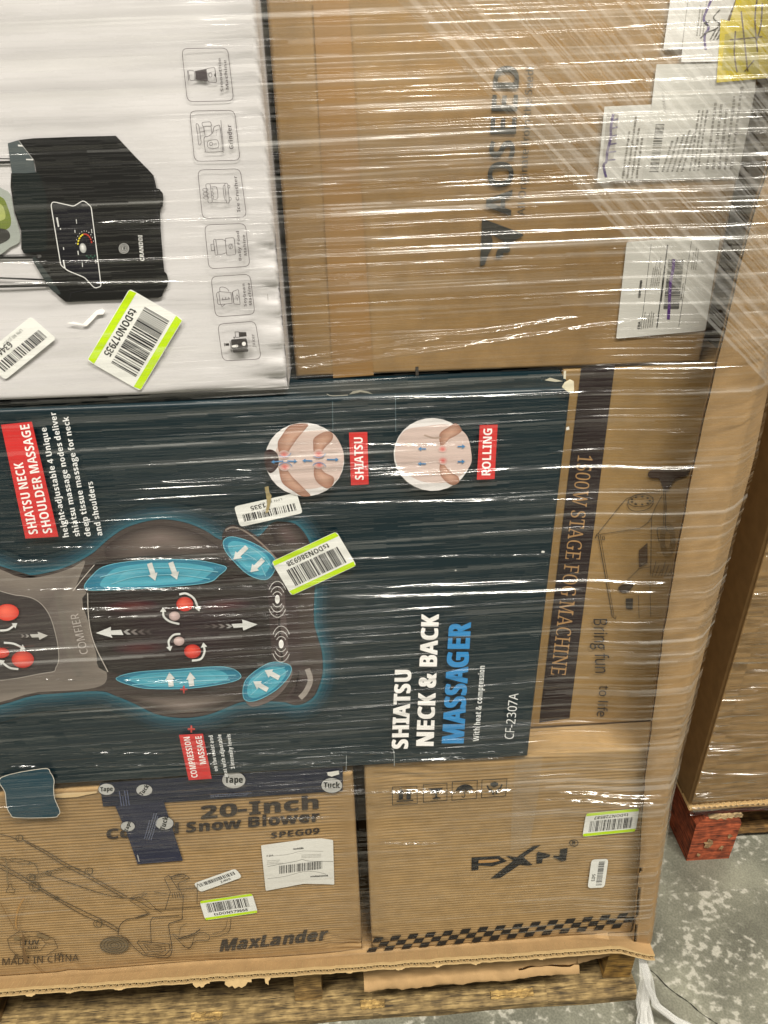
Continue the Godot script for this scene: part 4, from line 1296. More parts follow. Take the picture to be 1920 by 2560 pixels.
# ---------------------------------------------------------------- brown carton of a fog machine
func build_fog_carton() -> void:
	var z := -0.031
	var o := carton("fog_machine_carton", "tall brown carton with a black lettered band and a line drawing of a fog machine", Vector2(0.2225, 0.590), Vector2(0.402, 1.105), z, 0.42, paint("aa8a58", 0.85, kraft_tex, 3.0), 0.0, 0.007, 50, 0.003, 0.0016, 19)
	var k := Ink.new(self, z + 0.0003)
	crop(1300, 850, 2.602)
	k.quad(px(398, 180), px(618, 158), px(322, 2460), px(125, 2490), "231c17")
	k.words("1500W STAGE FOG MACHINE", px(378, 748), px(200, 2175), Vector2(37, 3.0), "a98457", "serif")
	var ink := "2e2419"
	k.line(pts([505, 1262, 650, 1080, 690, 1035, 760, 1005, 860, 990, 912, 985]), 1.4, ink)
	k.line(pts([515, 1265, 780, 1225, 830, 1190, 855, 1155, 880, 1090, 925, 1010]), 1.2, ink)
	k.line(pts([855, 1155, 850, 1530]), 1.2, ink)
	k.line(pts([508, 1268, 600, 1800]), 1.8, ink)
	k.line(pts([522, 1268, 612, 1800]), 1.2, ink)
	k.line(pts([490, 1290, 500, 1262, 515, 1262]), 1.4, ink)
	k.line(ellipse(px(785, 1045), 31, 15, -0.1), 1.4, ink, true)
	k.line(smooth(pts([702, 1050, 705, 1090, 740, 1112, 800, 1110, 845, 1090, 866, 1060, 864, 1020]), false), 1.6, ink)
	for i in 9:
		var a := TAU * i / 9.0
		k.poly(ellipse(px(785, 1045) + Vector2(cos(a) * 23, sin(a) * 10), 3.2, 2.2, 0, 0, TAU, 8), ink)
	k.line(ellipse(px(750, 1065), 2.5, 2), 1.2, ink, true)
	k.poly(pts([772, 1370, 828, 1320, 830, 1450, 775, 1480]), "4a3a28")
	k.poly(smooth(pts([640, 1610, 690, 1580, 740, 1590, 700, 1640, 655, 1640])), "3a2d1e")
	k.line(pts([700, 1560, 775, 1488, 850, 1475]), 1.2, ink)
	k.poly(pts([688, 1682, 735, 1680, 732, 1752, 690, 1748]), ink)
	k.line(pts([770, 1660, 775, 1810]), 1.0, ink)
	k.line(pts([535, 1280, 550, 1280, 548, 1300, 538, 1298]), 1.4, ink, true)
	k.line(pts([600, 1800, 620, 1815, 626, 1795]), 1.4, ink)
	k.line(smooth(pts([940, 950, 950, 1080, 945, 1200, 960, 1240]), false), 1.6, ink)
	k.line(smooth(pts([930, 950, 938, 1080, 932, 1200]), false), 1.2, ink)
	k.line(smooth(pts([930, 1220, 895, 1225, 895, 1270, 905, 1310]), false), 1.4, ink)
	for i in 5:
		k.line(ellipse(px(960, 1300), 8 + i * 2.6, 24 + i * 5), 0.8, "4a3b2a", true)
	for i in 7:
		k.line(pts([860 + i * 20, 1535, 885 + i * 20, 1440 + (i % 3) * 25]), 1.3, "3f3324")
	k.line(pts([845, 1560, 850, 1800]), 1.0, ink)
	k.poly(smooth(pts([832, 880, 860, 845, 1010, 835, 1120, 815, 1080, 880, 1010, 905, 960, 970, 930, 960, 905, 905, 860, 900])), "3b2e22")
	var hand := "1f1a16"
	k.words("Bring fun", px(478, 1815), px(490, 2165), Vector2(34, 0), hand, "regular")
	crop(1400, 1600, 2.304)
	k.words("to life", px(228, 262), px(212, 440), Vector2(24, 1), hand, "regular")
	k.done("carton_print", o, inks.matt)

# ---------------------------------------------------------------- brown carton of a snow blower
func build_blower_carton() -> void:
	var z := 0.012
	var o := carton("snow_blower_carton", "wide brown carton with snow blower drawing and navy tape, on the bin floor", Vector2(-0.80, 0.1515), Vector2(-0.012, 0.572), z, 0.42, paint("aa8b5e", 0.85, kraft_tex, 3.0), 0.0007, 0.0062, 420, 0.004, 0.0015, 23, 80, [[-0.02, 0.165, 0.030, 0.016, 0.006], [-0.06, 0.19, 0.012, 0.03, 0.003], [-0.47, 0.17, 0.012, 0.05, 0.004], [-0.30, 0.155, 0.08, 0.010, 0.004]])
	var k := Ink.new(self, z + 0.0004)
	var ink := "3a3126"
	var big := "2f2822"
	crop(480, 1900, 2.592)
	k.words("20-Inch", px(60, 382), px(818, 314), Vector2(-1, -32), big, "heavy")
	k.words("SPEG09", px(512, 508), px(826, 476), Vector2(0, -14.5), big, "bold")
	k.words("MaxLander", px(180, 1240), px(866, 1166), Vector2(7, -29), "3a332c", "heavy")
	k.words("Corded Snow Blower", Vector2(267, 2098), Vector2(798, 2053), Vector2(0, -25), big, "heavy")
	crop(0, 1900, 2.592)
	k.words("MADE IN CHINA", px(15, 1330), px(510, 1302), Vector2(0, -17), ink, "regular")
	k.words("TUV", px(150, 1200), px(255, 1195), Vector2(0, -12), ink, "bold")
	k.words("SUD", px(180, 1225), px(245, 1222), Vector2(0, -6), ink, "bold")
	k.words("C", px(92, 1285), px(118, 1284), Vector2(0, -9), ink, "bold")
	k.words("US", px(355, 1272), px(405, 1268), Vector2(0, -7), ink, "bold")
	k.line(pts([48, 1160, 120, 1112, 240, 1110, 350, 1160, 375, 1215, 300, 1270, 110, 1270, 62, 1220]), 1.2, ink, true)
	k.line(pts([130, 1165, 190, 1140, 260, 1150, 300, 1190, 260, 1235, 170, 1238, 135, 1210]), 1.2, ink, true)
	k.line(pts([62, 1185, 130, 1190]), 1.0, ink)
	k.line(pts([300, 1190, 370, 1190]), 1.0, ink)
	k.poly(pts([85, 1150, 125, 1142, 130, 1165, 95, 1172]), "7a6747")
	k.poly(pts([235, 1120, 320, 1145, 310, 1165, 240, 1140]), "7a6747")
	k.done("lettering", o, inks.matt)
	blower_drawing(o, k)
	# stained crease running down to the corner
	crop(0, 2080, 2.676)
	k.line(smooth(pts([0, 470, 50, 560, 95, 640, 150, 680, 160, 760, 175, 830, 215, 880, 290, 945]), false), 2.0, "7d5f38")
	k.line(smooth(pts([160, 440, 120, 520, 105, 600, 110, 645]), false), 4.0, "a27c48")
	k.poly(smooth(pts([150, 690, 165, 700, 160, 790, 185, 850, 165, 870, 150, 800])), "6b5233")
	k.done("scuff", o, inks.matt)
	# torn strip of liner by the flap
	crop(0, 1900, 2.592)
	var w := Ink.new(self, z + 0.0016)
	w.poly(pts([352, 222, 430, 212, 540, 208, 628, 202, 625, 215, 560, 226, 500, 240, 420, 245, 355, 244]), "cbb083")
	w.done("torn_liner", o, inks.matt)
	# navy closing tape with its round print
	var t := Ink.new(self, z + 0.0011)
	t.quad(px(645, 150), px(2222, 40), px(2220, 200), px(668, 302), "0f1630")
	t.poly(pts([745, 296, 1060, 268, 1185, 652, 892, 676, 820, 470]), "1a2138")
	var tape := t.done("closing_tape", o, inks.tape)
	tape.set_meta("label", "navy blue printed tape across the carton's upper edge")
	for q in [[690, 190, 55, "Tape", 0.0], [935, 195, 55, "Tuck", 0.9], [1515, 130, 80, "Tape", -0.05], [828, 430, 48, "Tape", 1.2], [1065, 410, 62, "Tuck", 1.25], [2150, 165, 72, "Tuck", -0.05]]:
		var c := px(q[0], q[1])
		var r: float = q[2] / 2.592
		t.poly(ellipse(c, r, r * 0.72, 0, 0, TAU, 24), "0f1422")
		t.poly(ellipse(c, r * 0.94, r * 0.66, 0, 0, TAU, 24), "b4b4b2")
		var dir := Vector2(1, -0.05).rotated(-q[4])
		t.words(q[3], c - dir * r * 0.72 + dir.orthogonal() * r * -0.22, c + dir * r * 0.72 + dir.orthogonal() * r * -0.22, dir.orthogonal() * r * 0.5, "15161c", "heavy")
	t.scribble(px(780, 300), px(765, 190) - px(780, 300), Vector2(26, -2), 4, 61, "5c6480")
	t.scribble(px(930, 510), px(985, 320) - px(930, 510), Vector2(22, 4), 4, 62, "6a7086")
	t.scribble(px(895, 660), px(880, 600) - px(895, 660), Vector2(6, -1), 1, 63, "b8b8b8")
	t.scribble(px(1365, 225), px(1640, 208) - px(1365, 225), Vector2(0, 8), 2, 64, "6a7086")
	crop(480, 1900, 2.592)
	t.poly(pts([876, 80, 950, 68, 955, 92, 905, 108, 880, 100]), "d9d7d0")
	t.done("tape_print", tape, inks.tape)
	# papers
	var f := Ink.new(self, z + 0.0010)
	f.poly(rounded(pts([447, 553, 690, 520, 716, 512, 840, 508, 914, 518, 922, 808, 860, 804, 722, 802, 478, 848]), 3), "d6d5cf")
	var lab := f.done("shipping_label", o, inks.label)
	lab.set_meta("label", "creased white shipping label with one barcode")
	f.words("FBA", px(484, 628), px(528, 624), Vector2(0, -4.5), "2a2a2a", "bold")
	f.line(smooth(pts([528, 622, 620, 612, 700, 592, 760, 590, 850, 592]), false), 0.8, "77756f")
	f.line(smooth(pts([490, 690, 600, 670, 680, 655, 716, 645, 760, 655, 915, 658]), false), 1.0, "55534f")
	f.line(smooth(pts([490, 768, 600, 755, 720, 724, 800, 724, 870, 740]), false), 0.8, "66645f")
	f.scribble(px(655, 585), Vector2(36, -3), Vector2(0, -5), 1, 65, "2c2c2c", 0.9)
	f.scribble(px(485, 650), Vector2(40, -3), Vector2(0, 12), 3, 66, "a09e98")
	f.scribble(px(710, 612), Vector2(50, -2), Vector2(0, 10), 3, 67, "a8a6a0")
	f.bars(px(565, 738), px(845, 705) - px(565, 738), Vector2(0, -20), 34, 68, "2e2e2e")
	f.scribble(px(768, 762), Vector2(56, -3), Vector2(0, -4), 1, 69, "2c2c2c", 0.9)
	f.done("label_print", lab, inks.label)
	sticker(o, z + 0.0012, px(86, 1040), Vector2(342, -50) / 2.592, Vector2(-38, -126) / 2.592, "tsDON579668", true, 15).set_meta("label", "lime edged barcode sticker below the small white one")
	sticker(o, z + 0.0012, px(52, 857), Vector2(274, -97) / 2.592, Vector2(-43, -57) / 2.592, "2405", false, 16).set_meta("label", "narrow white barcode sticker reading 2405")

func blower_drawing(o: Node3D, k: Ink) -> void:
	crop(0, 2080, 2.676)
	var g := "4d402d"
	var d := "382f23"
	for q in [[150, 50, 300, 125, 440, 210, 560, 270, 720, 360, 850, 435], [165, 65, 310, 150, 440, 232, 560, 292, 700, 370, 830, 445], [-20, 205, 100, 268, 220, 340, 380, 440, 560, 530, 720, 605, 800, 655], [-20, 232, 100, 295, 220, 362, 380, 455, 540, 548, 700, 620, 790, 668], [330, 290, 480, 345, 640, 400, 760, 430, 870, 445], [0, 15, 60, 30, 100, 45, 120, 65]]:
		k.line(smooth(pts(q), false), 1.7, d)
	k.line(smooth(pts([200, 300, 300, 270, 420, 238, 470, 232, 540, 250]), false), 1.7, g)
	k.line(smooth(pts([215, 310, 320, 285, 430, 255, 480, 248]), false), 1.2, g)
	k.line(smooth(pts([260, 275, 240, 225, 215, 205, 190, 208]), false), 1.6, g)
	k.line(smooth(pts([70, 180, 110, 178, 185, 195, 200, 208, 180, 215, 100, 200, 68, 192])), 1.5, g, true)
	k.line(smooth(pts([0, 170, 30, 180, 45, 220, 48, 300, 55, 350]), false), 3.4, "7a6747")
	k.line(rounded(pts([55, 350, 78, 352, 80, 375, 100, 385, 98, 408, 42, 405, 45, 382, 58, 372]), 3), 1.5, g, true)
	for c in [[208, 305, 11], [232, 365, 14], [595, 262, 10], [655, 612, 11], [325, 275, 7], [130, 40, 9], [380, 440, 4]]:
		k.line(ellipse(px(c[0], c[1]), c[2], c[2] * 0.85), 1.6, g, true)
		k.line(ellipse(px(c[0] + 6, c[1]), c[2] * 0.6, c[2] * 0.8), 1.2, g, true)
	# wheel
	k.poly(ellipse(px(765, 758), 37, 22), "6b5a40")
	for i in 4:
		k.line(ellipse(px(765, 758), 34 - i * 8.0, 20 - i * 4.5), 1.4, "3f3528", true)
	# body
	k.line(smooth(pts([790, 690, 800, 630, 840, 590, 900, 575, 990, 545]), false), 1.8, d)
	k.line(pts([795, 690, 850, 715, 900, 775, 960, 825]), 1.8, d)
	k.line(smooth(pts([870, 445, 940, 470, 1000, 510, 1060, 520, 1150, 515, 1260, 505, 1340, 500]), false), 1.5, d)
	k.line(pts([870, 440, 960, 408, 985, 412, 930, 440, 870, 450]), 1.3, d)
	k.line(pts([870, 462, 970, 525, 1000, 545, 905, 580]), 1.3, d)
	k.line(smooth(pts([870, 445, 960, 445, 1050, 520, 1080, 540]), false), 1.4, d)
	k.line(pts([1012, 745, 1005, 600, 1020, 572, 1200, 560]), 1.6, d)
	k.line(smooth(pts([1220, 560, 1215, 585, 1140, 610, 1130, 640, 1150, 790, 1110, 840, 960, 825]), false), 2.0, d)
	k.line(pts([925, 728, 1130, 750, 1140, 790, 1100, 825, 975, 815, 918, 740]), 1.8, d, true)
	k.line(pts([960, 750, 1100, 765, 1110, 790, 1080, 805, 995, 795]), 1.5, d, true)
	k.line(pts([985, 765, 1080, 775, 1085, 785, 1010, 782]), 1.2, d, true)
	# chute
	k.line(pts([1100, 305, 1130, 290, 1190, 380, 1210, 395]), 1.6, d)
	k.line(pts([1100, 310, 1140, 400, 1105, 520]), 1.6, d)
	k.line(pts([1130, 300, 1230, 282, 1270, 310, 1190, 345, 1200, 385, 1310, 370]), 1.5, d)
	k.line(ellipse(px(1195, 300), 18, 6, -0.15), 1.5, d, true)
	k.line(pts([1228, 420, 1218, 560]), 1.4, d)
	k.line(pts([1320, 345, 1318, 480]), 1.6, d)
	for i in 5:
		k.line(pts([1150 + i * 16, 405, 1158 + i * 16, 440]), 1.6, d)
	k.line(smooth(pts([1030, 400, 1060, 405, 1120, 415]), false), 2.4, "6b5a40")
	# auger
	k.line(smooth(pts([1160, 680, 1220, 715, 1300, 690, 1350, 670, 1400, 695, 1390, 725, 1310, 730, 1265, 775, 1220, 760]), false), 1.4, d)
	k.line(smooth(pts([1200, 690, 1210, 640, 1250, 610]), false), 1.2, g)
	k.line(pts([1190, 715, 1300, 680, 1340, 650]), 2.6, d)
	k.line(smooth(pts([1150, 680, 1260, 780, 1300, 700]), false), 1.3, d)
	k.line(smooth(pts([1410, 700, 1480, 690, 1535, 660, 1545, 580]), false), 1.5, d)
	k.line(smooth(pts([1420, 680, 1480, 665, 1510, 640, 1520, 590]), false), 1.2, d)
	k.done("machine_drawing", o, inks.matt)

# ---------------------------------------------------------------- brown carton of a steering wheel
func build_wheel_carton() -> void:
	var z := 0.012
	var o := carton("racing_wheel_carton", "brown carton with a black PXN logo and a checkered band, by the bin's corner", Vector2(0.003, 0.1515), Vector2(0.4255, 0.5855), z, 0.42, paint("ac8e61", 0.85, kraft_tex, 3.0), 0.0005, 0.0062, 420, 0.004, 0.0015, 29, 60, [[0.01, 0.17, 0.02, 0.03, 0.005], [0.25, 0.155, 0.10, 0.008, 0.003], [0.20, 0.582, 0.09, 0.008, 0.004], [0.06, 0.57, 0.03, 0.02, 0.004]])
	var k := Ink.new(self, z + 0.0004)
	var ink := "141211"
	crop(960, 1900, 2.592)
	k.poly(pts([568, 632, 745, 622, 798, 655, 702, 688, 612, 683, 612, 712, 567, 716]), ink)
	k.poly(pts([614, 650, 738, 643, 752, 652, 700, 664, 612, 668]), "a8814e")
	k.poly(pts([1017, 550, 962, 560, 885, 612, 862, 628, 788, 620, 838, 652, 690, 768, 757, 762, 880, 678, 925, 684, 963, 680, 915, 640, 905, 628]), ink)
	k.poly(pts([990, 603, 1000, 594, 1078, 613, 1072, 628, 1028, 640, 1024, 668, 988, 672]), ink)
	k.poly(pts([1143, 578, 1190, 570, 1180, 650, 1150, 658, 1095, 628, 1100, 620, 1138, 622]), ink)
	k.line(ellipse(px(1230, 538), 10.5, 8.0), 1.8, ink, true)
	k.words("R", px(1220, 550), px(1242, 548), Vector2(0, -9), ink, "bold")
	k.done("logo_print", o, inks.matt)
	# checkered band, three rows of slanted cells
	var a := px(-60, 1152)
	var b := px(1640, 985)
	var along := (b - a)
	var cells := 30
	for row in 3:
		for c in cells:
			if (c + row) % 2 == 1:
				continue
			var o0 := a + along * (float(c) / cells) + Vector2(-7.0, 12.5) * row
			k.quad(o0, o0 + along / cells * 1.02, o0 + along / cells * 1.02 + Vector2(-7.0, 12.5), o0 + Vector2(-7.0, 12.5), ink)
	k.done("checkered_band", o, inks.matt)
	# handling marks
	var frames := [[55, 175, 213, 170, 216, 282, 55, 292], [255, 160, 408, 150, 408, 262, 255, 275], [443, 142, 605, 132, 600, 248, 440, 262], [635, 130, 797, 122, 788, 232, 632, 244]]
	for f in frames:
		k.line(pts(f), 1.7, ink, true)
	k.line(pts([82, 268, 190, 262]), 3.0, ink)
	for x in [110, 160]:
		k.poly(pts([x - 14, 258, x + 14, 256, x + 14, 215, x + 22, 215, x, 185, x - 22, 217, x - 14, 217]), ink)
	k.poly(pts([285, 185, 385, 178, 360, 205, 342, 215, 345, 240, 368, 243, 368, 250, 315, 253, 315, 246, 333, 241, 330, 216, 310, 208]), ink)
	k.poly(smooth(pts([465, 200, 480, 175, 520, 158, 560, 165, 582, 192, 560, 190, 540, 198, 520, 192, 500, 200, 482, 196])), ink)
	k.line(smooth(pts([522, 195, 524, 230, 515, 242, 503, 234]), false), 2.0, ink)
	k.poly(pts([690, 150, 718, 140, 740, 150, 738, 168, 712, 178, 690, 166]), ink)
	k.line(smooth(pts([668, 165, 680, 190, 700, 198, 708, 225]), false), 4.0, ink)
	k.line(smooth(pts([765, 158, 752, 185, 735, 195, 728, 222]), false), 4.0, ink)
	k.done("handling_marks", o, inks.matt)
	# clear tape down the middle
	var t := Ink.new(self, z + 0.0014)
	t.poly(pts([850, -20, 1030, -30, 990, 300, 940, 560, 820, 590, 830, 300]), "bfa57a")
	t.done("closing_tape", o, film_paint(0.03, 0.10))
	sticker(o, z + 0.0012, px(1655, 312), Vector2(-345, 34) / 2.592, Vector2(-25, 152) / 2.592, "tsDON728587", true, 17).set_meta("label", "lime edged barcode sticker reading tsDON728587")
	sticker(o, z + 0.0012, px(1345, 645), Vector2(-26, 186) / 2.592, Vector2(110, -5) / 2.592, "5473", false, 18).set_meta("label", "upright white barcode sticker under the lime edged one")

# ---------------------------------------------------------------- the next pallet along
func build_neighbour() -> void:
	var zf := -0.215
	crop(1400, 1600, 2.304)
	var base := at_z(px(745, 950), zf)
	var x0 := base.x
	var y0 := base.y
	var card := paint("ab8b5c", 0.85, kraft_tex, 3.0)
	var o := carton("neighbour_carton", "big brown wrapped carton standing on the red pallet beside the load", Vector2(x0, y0), Vector2(x0 + 0.75, 1.62), zf, 0.9, card, 0.0, 0.007, 40, 0.006, 0.004, 33)
	# overlapping flap along its corner, and the cut fluted foot
	var s := Solid.new()
	s.box(Vector3(x0 + 0.001, y0 + 0.01, zf + 0.001), Vector3(x0 + 0.028, 1.6, zf + 0.004), 0.001)
	solid("corner_flap", o, s, paint("ab8b5c", 0.85, kraft_tex, 3.0))
	var fl := Solid.new()
	for k in 70:
		var xa := x0 + k * 0.0052
		var up := k % 2 == 0
		var ya := y0 + (-0.0055 if up else -0.0005)
		var yb := y0 + (-0.0005 if up else -0.0055)
		fl.hexa([Vector3(xa, ya - 0.0005, zf - 0.03), Vector3(xa + 0.0052, yb - 0.0005, zf - 0.03), Vector3(xa + 0.0052, yb - 0.0005, zf + 0.006), Vector3(xa, ya - 0.0005, zf + 0.006), Vector3(xa, ya + 0.0005, zf - 0.03), Vector3(xa + 0.0052, yb + 0.0005, zf - 0.03), Vector3(xa + 0.0052, yb + 0.0005, zf + 0.006), Vector3(xa, ya + 0.0005, zf + 0.006)])
	solid("cut_flute_edge", o, fl, paint("d3b581", 0.9))
	var b := Solid.new()
	b.box(Vector3(x0 - 0.002, y0 - 0.008, zf - 0.9), Vector3(x0 + 0.75, y0 - 0.0062, zf + 0.007))
	solid("base_sheet", o, b, card)
	# red pallet
	var p := thing("red_pallet", "chipped red painted wooden pallet under the neighbouring wrapped carton", "pallet", Vector3(x0 + 0.35, 0, zf - 0.45))
	var red := "cc6640"
	plank("stringer", p, Vector3(x0 + 0.020, 0.0, zf - 0.9), Vector3(x0 + 0.108, y0 - 0.026, zf + 0.010), red, 70, false)
	plank("stringer", p, Vector3(x0 + 0.50, 0.0, zf - 0.9), Vector3(x0 + 0.55, y0 - 0.026, zf + 0.006), "7a3320", 71, false)
	for k in 4:
		plank("deck_board", p, Vector3(x0 + 0.012, y0 - 0.025, zf - 0.10 - k * 0.25), Vector3(x0 + 0.72, y0 - 0.009, zf + 0.004 - k * 0.25), "6b2f22" if k == 0 else "7a5a36", 72 + k)
	for k in 3:
		plank("bottom_board", p, Vector3(x0 + 0.109, 0.018, zf - 0.14 - k * 0.3), Vector3(x0 + 0.72, 0.036, zf - 0.03 - k * 0.3), "9a7644", 80 + k)
	# pale splintered wood where the paint has gone
	plank("splinter", p, Vector3(x0 + 0.040, y0 - 0.030, zf + 0.003), Vector3(x0 + 0.104, y0 - 0.0255, zf + 0.012), "d3b98f", 83)
	var rng := RandomNumberGenerator.new()
	rng.seed = 6
	for q in [[0.052, 0.055, 0.016], [0.082, 0.040, 0.010], [0.040, 0.020, 0.008], [0.092, 0.072, 0.009]]:
		var ch := Solid.new()
		var mid := Vector3(x0 + q[0], q[1], zf + 0.0125)
		var ring := []
		for i in 11:
			var an := TAU * i / 11.0
			var rr: float = q[2] * rng.randf_range(0.45, 1.1)
			ring.append(mid + Vector3(cos(an) * rr * 0.6, sin(an) * rr, rng.randf_range(-0.001, 0.0)))
		for i in 11:
			ch.tri(mid, ring[i], ring[(i + 1) % 11], Vector3(0, 0, 1))
		solid("bare_wood_chip", p, ch, paint("c9a67c", 0.9, wood_tex, 6.0))
	# its own film
	var nz := noise(1.0, 91, 2)
	var rows := 620
	var cols := 12
	var v := PackedVector3Array()
	for r in rows:
		var y := y0 - 0.012 + r * 0.0016
		for c in cols:
			var x := x0 - 0.002 + c * 0.04
			var hgt := nz.get_noise_2d(x * 4.0, y * 90.0) * 0.0085 + nz.get_noise_2d(x * 7.0 + 50.0, y * 260.0) * 0.0030 + smoothstep(y0 + 0.03, y0 - 0.01, y) * nz.get_noise_2d(x * 25.0, y * 60.0) * 0.006
			v.append(Vector3(x, y, zf + 0.012 + hgt))
	var keep := keep_pleats(v, rows, cols, 0.16)
	var w := thing("neighbour_wrap", "clear stretch film around the neighbouring carton", "stretch film", Vector3(x0 + 0.2, y0, zf))
	grid_node("film_sheet", w, rows, cols, v, PackedVector2Array(), film_paint(0.008, 0.13, 0.7), keep)

# ---------------------------------------------------------------- stretch film
func keep_pleats(v: PackedVector3Array, rows: int, cols: int, least: float) -> PackedByteArray:
	# film that lies flat on the load cannot be told from what it covers; the pleats stand off and are built
	var keep := PackedByteArray()
	keep.resize(rows * cols)
	for r in rows - 1:
		for c in cols - 1:
			var a := v[r * cols + c]
			var b := v[(r + 1) * cols + c]
			var d := v[r * cols + c + 1]
			var e := v[(r + 1) * cols + c + 1]
			var l := maxf(absf(b.z - a.z) / (b - a).length(), absf(e.z - d.z) / (e - d).length())
			keep[r * cols + c] = 1 if l > least else 0
	return keep

func build_wrap() -> void:
	var o := thing("stretch_wrap", "clear stretch film wound around the load in shiny horizontal and diagonal pleats", "stretch film", Vector3(0, 0.16, 0.03))
	var film := film_paint(0.012, 0.15, 0.8)
	var dense := film_paint(0.09, 0.2)
	var n1 := noise(1.0, 101, 1)
	var n2 := noise(1.0, 102, 2)
	var n4 := noise(1.0, 104, 3)
	var n3 := noise(1.0, 103, 2)
	# strong pleats read off the photo: start, end, half width in mm, height in mm
	var pleats := []
	for q in [[420, 1208, 1738, 1160, 2.2, 2.2], [780, 1263, 1480, 1250, 1.8, 1.6], [800, 1402, 1420, 1388, 1.5, 1.4], [820, 1476, 1690, 1446, 2.4, 2.4], [850, 1497, 1640, 1470, 2.2, 2.2], [0, 1478, 700, 1474, 2.0, 2.0], [150, 1526, 800, 1518, 1.5, 1.6], [200, 1546, 760, 1540, 1.4, 1.4], [0, 1374, 560, 1372, 1.5, 1.4], [0, 1404, 700, 1402, 1.5, 1.4], [640, 1113, 1100, 1117, 1.3, 1.3], [600, 1180, 1020, 1172, 1.4, 1.4], [900, 1981, 1290, 1979, 2.0, 3.4], [1400, 1981, 1660, 1972, 2.4, 3.8], [1380, 2000, 1660, 1993, 1.8, 3.2], [960, 2112, 1100, 2111, 1.4, 2.4], [640, 2050, 830, 2046, 1.2, 2.0], [740, 900, 1450, 795, 2.0, 2.0], [745, 925, 1600, 800, 2.0, 2.2], [760, 868, 1420, 812, 1.6, 1.6], [900, 1001, 1450, 985, 1.8, 1.8], [1380, 1135, 1560, 1122, 1.4, 1.4], [0, 1888, 1300, 1886, 1.4, 1.3], [0, 1920, 900, 1910, 1.6, 1.6], [900, 1906, 1320, 1896, 1.8, 1.8], [0, 1700, 640, 1712, 1.3, 1.2], [0, 660, 780, 640, 1.2, 1.2], [0, 712, 720, 705, 1.2, 1.2], [250, 560, 800, 545, 1.3, 1.3]]:
		var a := at_z(Vector2(q[0], q[1]), 0.028)
		var b := at_z(Vector2(q[2], q[3]), 0.028)
		pleats.append([a.x, a.y, b.x, b.y, q[4] * 0.001, q[5] * 0.0016])
	var dy := 0.0008
	var rows := int((1.46 - 0.165) / dy)
	var cols := 84
	var v := PackedVector3Array()
	v.resize(rows * cols)
	for r in rows:
		var y := 0.165 + r * dy
		var pl := table(post_left, y)
		var pr := table(post_right, y)
		var fx := fold_x(y)
		var end := pr - 0.001
		var near := []
		for p in pleats:
			if y > minf(p[1], p[3]) - 0.01 and y < maxf(p[1], p[3]) + 0.01:
				near.append(p)
		for c in cols:
			var x := lerpf(-0.62, end, float(c) / (cols - 1))
			var z := 0.0255 + smoothstep(pl - 0.12, pl - 0.005, x) * 0.0115
			if x > fx:
				z -= (x - fx) / (end - fx) * 0.030
			# how loosely the film lies here
			var loose := 0.55 + 0.5 * n3.get_noise_2d(x * 2.5, y * 9.0)
			var upper := smoothstep(1.14, 1.30, y) * smoothstep(-0.12, 0.0, x)
			loose += 0.75 * upper
			loose *= 1.0 - 0.45 * smoothstep(-0.06, -0.10, x) * smoothstep(1.11, 1.13, y)
			loose *= lerpf(1.0, 0.9, smoothstep(pl - 0.01, pl + 0.01, x))
			loose *= 0.45 + 0.55 * smoothstep(0.17, 0.45, y)
			loose *= lerpf(1.4, 1.0, smoothstep(0.5, 1.15, y)) * lerpf(0.6, 1.0, smoothstep(0.40, 0.60, y))
			loose = clampf(loose, 0.08, 2.2)
			var yy := y - 0.018 * x
			var lx := lerpf(0.75, 1.4, smoothstep(0.9, 1.2, y))
			var h := n1.get_noise_2d(x * lx, yy * 95.0) * 0.0021 + n2.get_noise_2d(x * lx * 1.6, yy * 300.0) * 0.0015
			h *= loose
			for p in near:
				if x > p[0] - 0.03 and x < p[2] + 0.03:
					var t: float = (x - p[0]) / (p[2] - p[0])
					var py: float = lerpf(p[1], p[3], t) + n3.get_noise_1d(x * 4.0 + p[1] * 50.0) * 0.0012
					var u: float = (y - py) / p[4]
					h += p[5] * exp(-u * u * 1.6) * smoothstep(p[0] - 0.03, p[0] + 0.03, x) * smoothstep(p[2] + 0.03, p[2] - 0.03, x)
			v[r * cols + c] = Vector3(x, y, z + h)
	# single film, and the cloudier bands where several turns lie doubled and gathered
	var keep := keep_pleats(v, rows, cols, 0.22)
	var cloudy := PackedByteArray()
	var milky := PackedByteArray()
	cloudy.resize(rows * cols)
	milky.resize(rows * cols)
	for r in rows:
		for q in cols:
			var i := r * cols + q
			var p := v[i]
			var gather := 0.35 * smoothstep(1.12, 1.32, p.y) * smoothstep(-0.10, 0.02, p.x) + 0.12 * smoothstep(1.25, 1.4, p.y) + 0.10 * smoothstep(0.30, 0.36, p.x) + 0.10 * smoothstep(0.16, 0.24, p.x) * smoothstep(1.0, 0.6, p.y)
			gather -= 0.20 * smoothstep(0.62, 0.50, p.y) * smoothstep(0.30, 0.1, p.x) + 0.07 * smoothstep(1.12, 1.08, p.y) * smoothstep(0.26, 0.2, p.x)
			var g := n4.get_noise_2d(p.x * 1.3, (p.y - 0.018 * p.x) * 75.0) + gather
			if g > 0.52:
				milky[i] = 1
				keep[i] = 0
			elif g > 0.30:
				cloudy[i] = 1
				keep[i] = 0
	grid_node("film_sheet", o, rows, cols, v, PackedVector2Array(), film, keep)
	grid_node("doubled_film", o, rows, cols, v, PackedVector2Array(), film_paint(0.045, 0.17), cloudy)
	grid_node("gathered_film", o, rows, cols, v, PackedVector2Array(), film_paint(0.12, 0.2), milky)
	# second turn of film, wound on the slant across the upper right corner
	var a := at_z(Vector2(985, -10), 0.034)
	var b := at_z(Vector2(1815, 855), 0.034)
	var along := (b - a).normalized()
